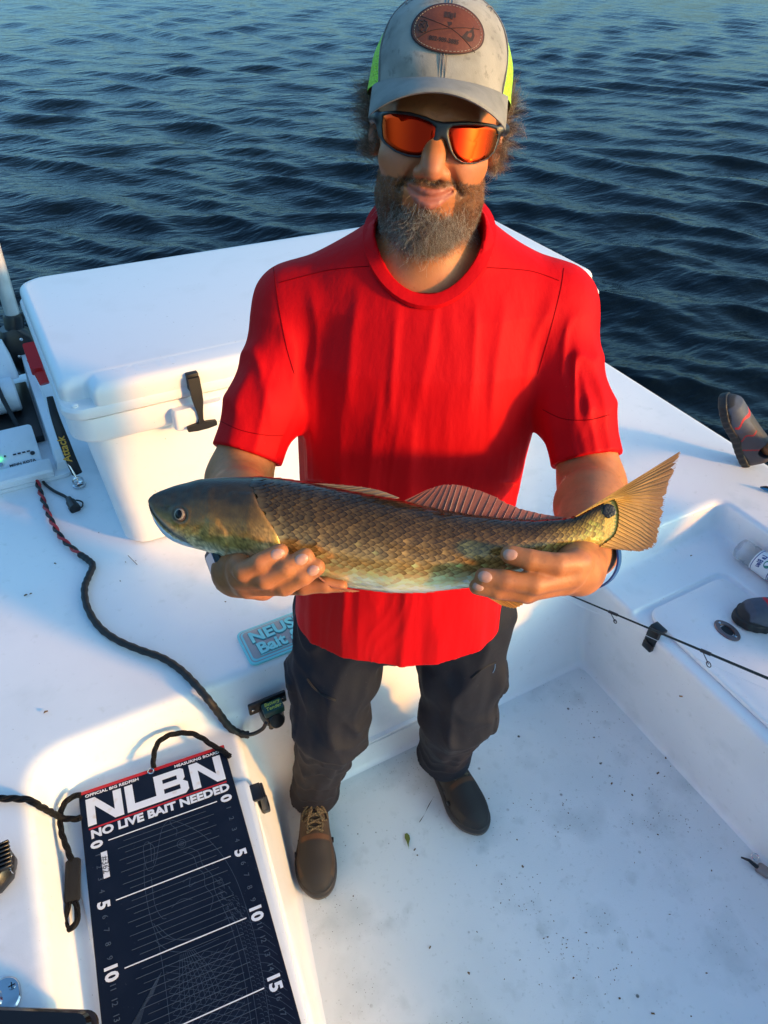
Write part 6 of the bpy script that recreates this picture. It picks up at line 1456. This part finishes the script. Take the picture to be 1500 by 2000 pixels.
def hiker(toe, l, up, L=.27):
    l = np.asarray(l, float); l /= np.linalg.norm(l); up = np.asarray(up, float); up -= l*(up@l); up /= np.linalg.norm(up); B = np.stack([l, np.cross(up, l), up], 1)
    k = L/.30; out = catmull([(.0, 0), (.012, -.032), (.08, -.036), (.15, -.040), (.215, -.052), (.262, -.044), (.292, -.018), (.300, .006), (.290, .030), (.262, .046), (.215, .050), (.15, .038), (.08, .033), (.012, .030)], 5, True)*k
    pf_ = poly2(out); s = SDF()
    def up_(Q):
        x, y, z = Q[:, 0], Q[:, 1], Q[:, 2]; h = np.interp(x, np.array([0, .03, .09, .14, .20, .26, .30])*k, np.array([.088, .100, .102, .088, .074, .064, .036])*k)
        return smax(pf_(x, y)+.10*np.maximum(z-.03, 0)**1.0*.9, z-h*(1-(y/.055)**2*.35), .022)
    s.fn(up_, (.15*k, 0, .04), .25, .005); s.cap((.055*k, 0, .08), (.045*k, 0, .16), .030, .034, .008, 's')
    V, F = nets(s, (-.03, -.08, .004), (.32, .08, .12), .0028); x, y, z = V.T
    c = np.tile((.055, .068, .10), (len(V), 1))*(1+.12*vnoise(V*120, 3))[:, None]
    c = lerp(c, (.06, .045, .05), sst(.17*k-x, 0, .01)*.7)
    wv = .205*k+.012*np.sin(z*130)+.010*np.sign(y)*0; c = lerp(c, (.50, .006, .015), sst(-np.abs(x-wv), -.0052, -.0038)*(z > .028)); wv2 = .135*k+.35*(z-.03)+.006*np.sin(z*160); c = lerp(c, (.36, .006, .012), sst(-np.abs(x-wv2), -.0036, -.0026)*(np.abs(y) > .018)*.9)
    wv3 = .085*k-.25*(z-.03); c = lerp(c, (.36, .006, .012), sst(-np.abs(x-wv3), -.0032, -.0022)*(np.abs(y) > .018)*.8)
    c = lerp(c, (.012, .013, .017), np.clip(sst(x, .272*k, .277*k)*sst(.048-z, 0, .006)+sst(.026+.006*np.sin(x*60)-z, 0, .002), 0, 1))
    c = lerp(c, (.03, .03, .035), (sst(-np.abs(y), -.020, -.016)*sst(.205*k-x, 0, .01))*.8)
    T = lambda v: (np.asarray(v)-np.array([L, 0, 0]))@B.T
    r = empty('shoe'); r.parent = p2; r.location = toe
    meshobj('shoe_upper', T(V), F, mat('hiker_upper', (.1, .1, .1), .7, attr=True, bump=[('noise', 400, .3, .0008)]), r, cols=c)
    s2 = SDF(); s2.fn(lambda Q: smax(pf_(Q[:, 0], Q[:, 1])-.004-.0012*np.sin(Q[:, 0]*260), np.abs(Q[:, 2]-.012-.0015*np.cos(Q[:, 0]*45))-.013, .006), (.15, 0, .01), .25, .004)
    V, F = nets(s2, (-.03, -.08, -.012), (.32, .08, .045), .003); meshobj('shoe_sole', T(V), F, mat('hiker_sole', (.012, .013, .015), .6), r)
    m = MB()
    for q in range(4):
        xx = (.190-.022*q)*k; m.add(*tube([T(np.array([xx, yy, np.interp(xx, np.array([.09, .14, .20, .26])*k, np.array([.088, .075, .062, .052])*k)*(1-(yy/.055)**2*.35)+.002])) for yy in np.linspace(-.024, .024, 6)], .0024, 6))
    m.build('laces', rubber, r)
    return r
hiker((1.487, .668, .406), (-.86, .50, .0), (0, 0, 1))
hiker((1.845, 1.17, .735), (-.46, .30, .84), (.46, -.78, .42), .285)
# console, windscreen and leaning seat further aft, behind the lens (mirrored in the sunglasses)
co = tag(empty('console', (0, 0, 0)), 'white centre console with dark windscreen standing aft in the cockpit', 'console')
meshobj('console_body', *rrloft([(.0, .42, 1.02, -2.15, -1.62, .06), (.80, .45, .99, -2.12, -1.70, .06), (1.0, .50, .94, -2.10, -1.85, .05), (1.03, .53, .91, -2.07, -1.88, .04)]), gel, co)
meshobj('windscreen', *loft([[(.47, -1.72, .86), (.97, -1.72, .86), (.97, -1.735, .86), (.47, -1.735, .86)], [(.53, -1.93, 1.30), (.91, -1.93, 1.30), (.91, -1.945, 1.30), (.53, -1.945, 1.30)]]), mat('smoked_acrylic', (.01, .012, .014), .08), co)
for sx_ in (-1, 1): meshobj('grab_rail', *tube(catmull([(.72+sx_*.30, -1.70, .40), (.72+sx_*.31, -1.68, .85), (.72+sx_*.27, -1.85, 1.30), (.72+sx_*.20, -1.95, 1.36)], 6), .013, 10), steel, co)

# the one who takes the picture, mirrored in the sunglasses: stands just behind the lens with a phone held up
p3 = thing('person', 'person in a dark shirt standing behind the view with both arms raised to a phone', 'person')
ph_ = SDF(); c3 = np.array([.16, -.46, 0])
for s in (-1, 1):
    ph_.path([c3+(s*.10, .0, .06), c3+(s*.10, .02, .48), c3+(s*.085, 0, .90)], [.045, .055, .085], .03); ph_.cap(c3+(s*.10, .0, .045), c3+(s*.12, .17, .035), .036, .028, .02)
    sh3 = c3+np.array([s*.18, 0, 1.46]); el3 = c3+np.array([s*.24, .10, 1.36]) if s > 0 else c3+np.array([s*.26, .08, 1.40]); hd3 = np.array([s*.075, -.055, 1.80]); ph_.path([sh3, el3, hd3], [.052, .042, .028], .03)
    for q in range(4): ph_.cap(hd3, hd3+np.array([-s*.015*q, .012, .035-.018*q]), .014, .009, .006)
ph_.ell(c3+(0, 0, 1.0), (.17, .12, .16), .05); ph_.ell(c3+(0, 0, 1.28), (.19, .115, .24), .06); ph_.cap(c3+(0, .0, 1.45), c3+(-.03, .03, 1.60), .058, .055, .03)
ph_.ell(c3+(-.05, .06, 1.70), (.078, .096, .118), .03); ph_.cap(c3+(-.065, .15, 1.69), c3+(-.06, .145, 1.72), .012, .009, .012)
V, F = nets(ph_, (-.35, -.75, .0), (.65, .05, 1.95), .0075); z = V[:, 2]; c = np.tile((.42, .19, .09), (len(V), 1))
c = lerp(c, (.03, .035, .05), ((z > .98) & (z < 1.52) & ~((np.abs(V[:, 0]-.16) > .27) & (z > 1.3)))*1.0); c = lerp(c, (.06, .055, .05), (z <= .98)*1.0); c = lerp(c, (.015, .015, .017), (z < .085)*1.0); c = lerp(c, (.03, .02, .015), (z > 1.745)*(V[:, 1] < -.34)*1.0)
meshobj('body', V, F, mat('clothed_figure', (.1, .1, .1), .7, attr=True), p3, cols=c)
meshobj('phone', *bevbox(-.078, .078, -.030, -.021, 1.80, 1.875, .004), blackp, p3)
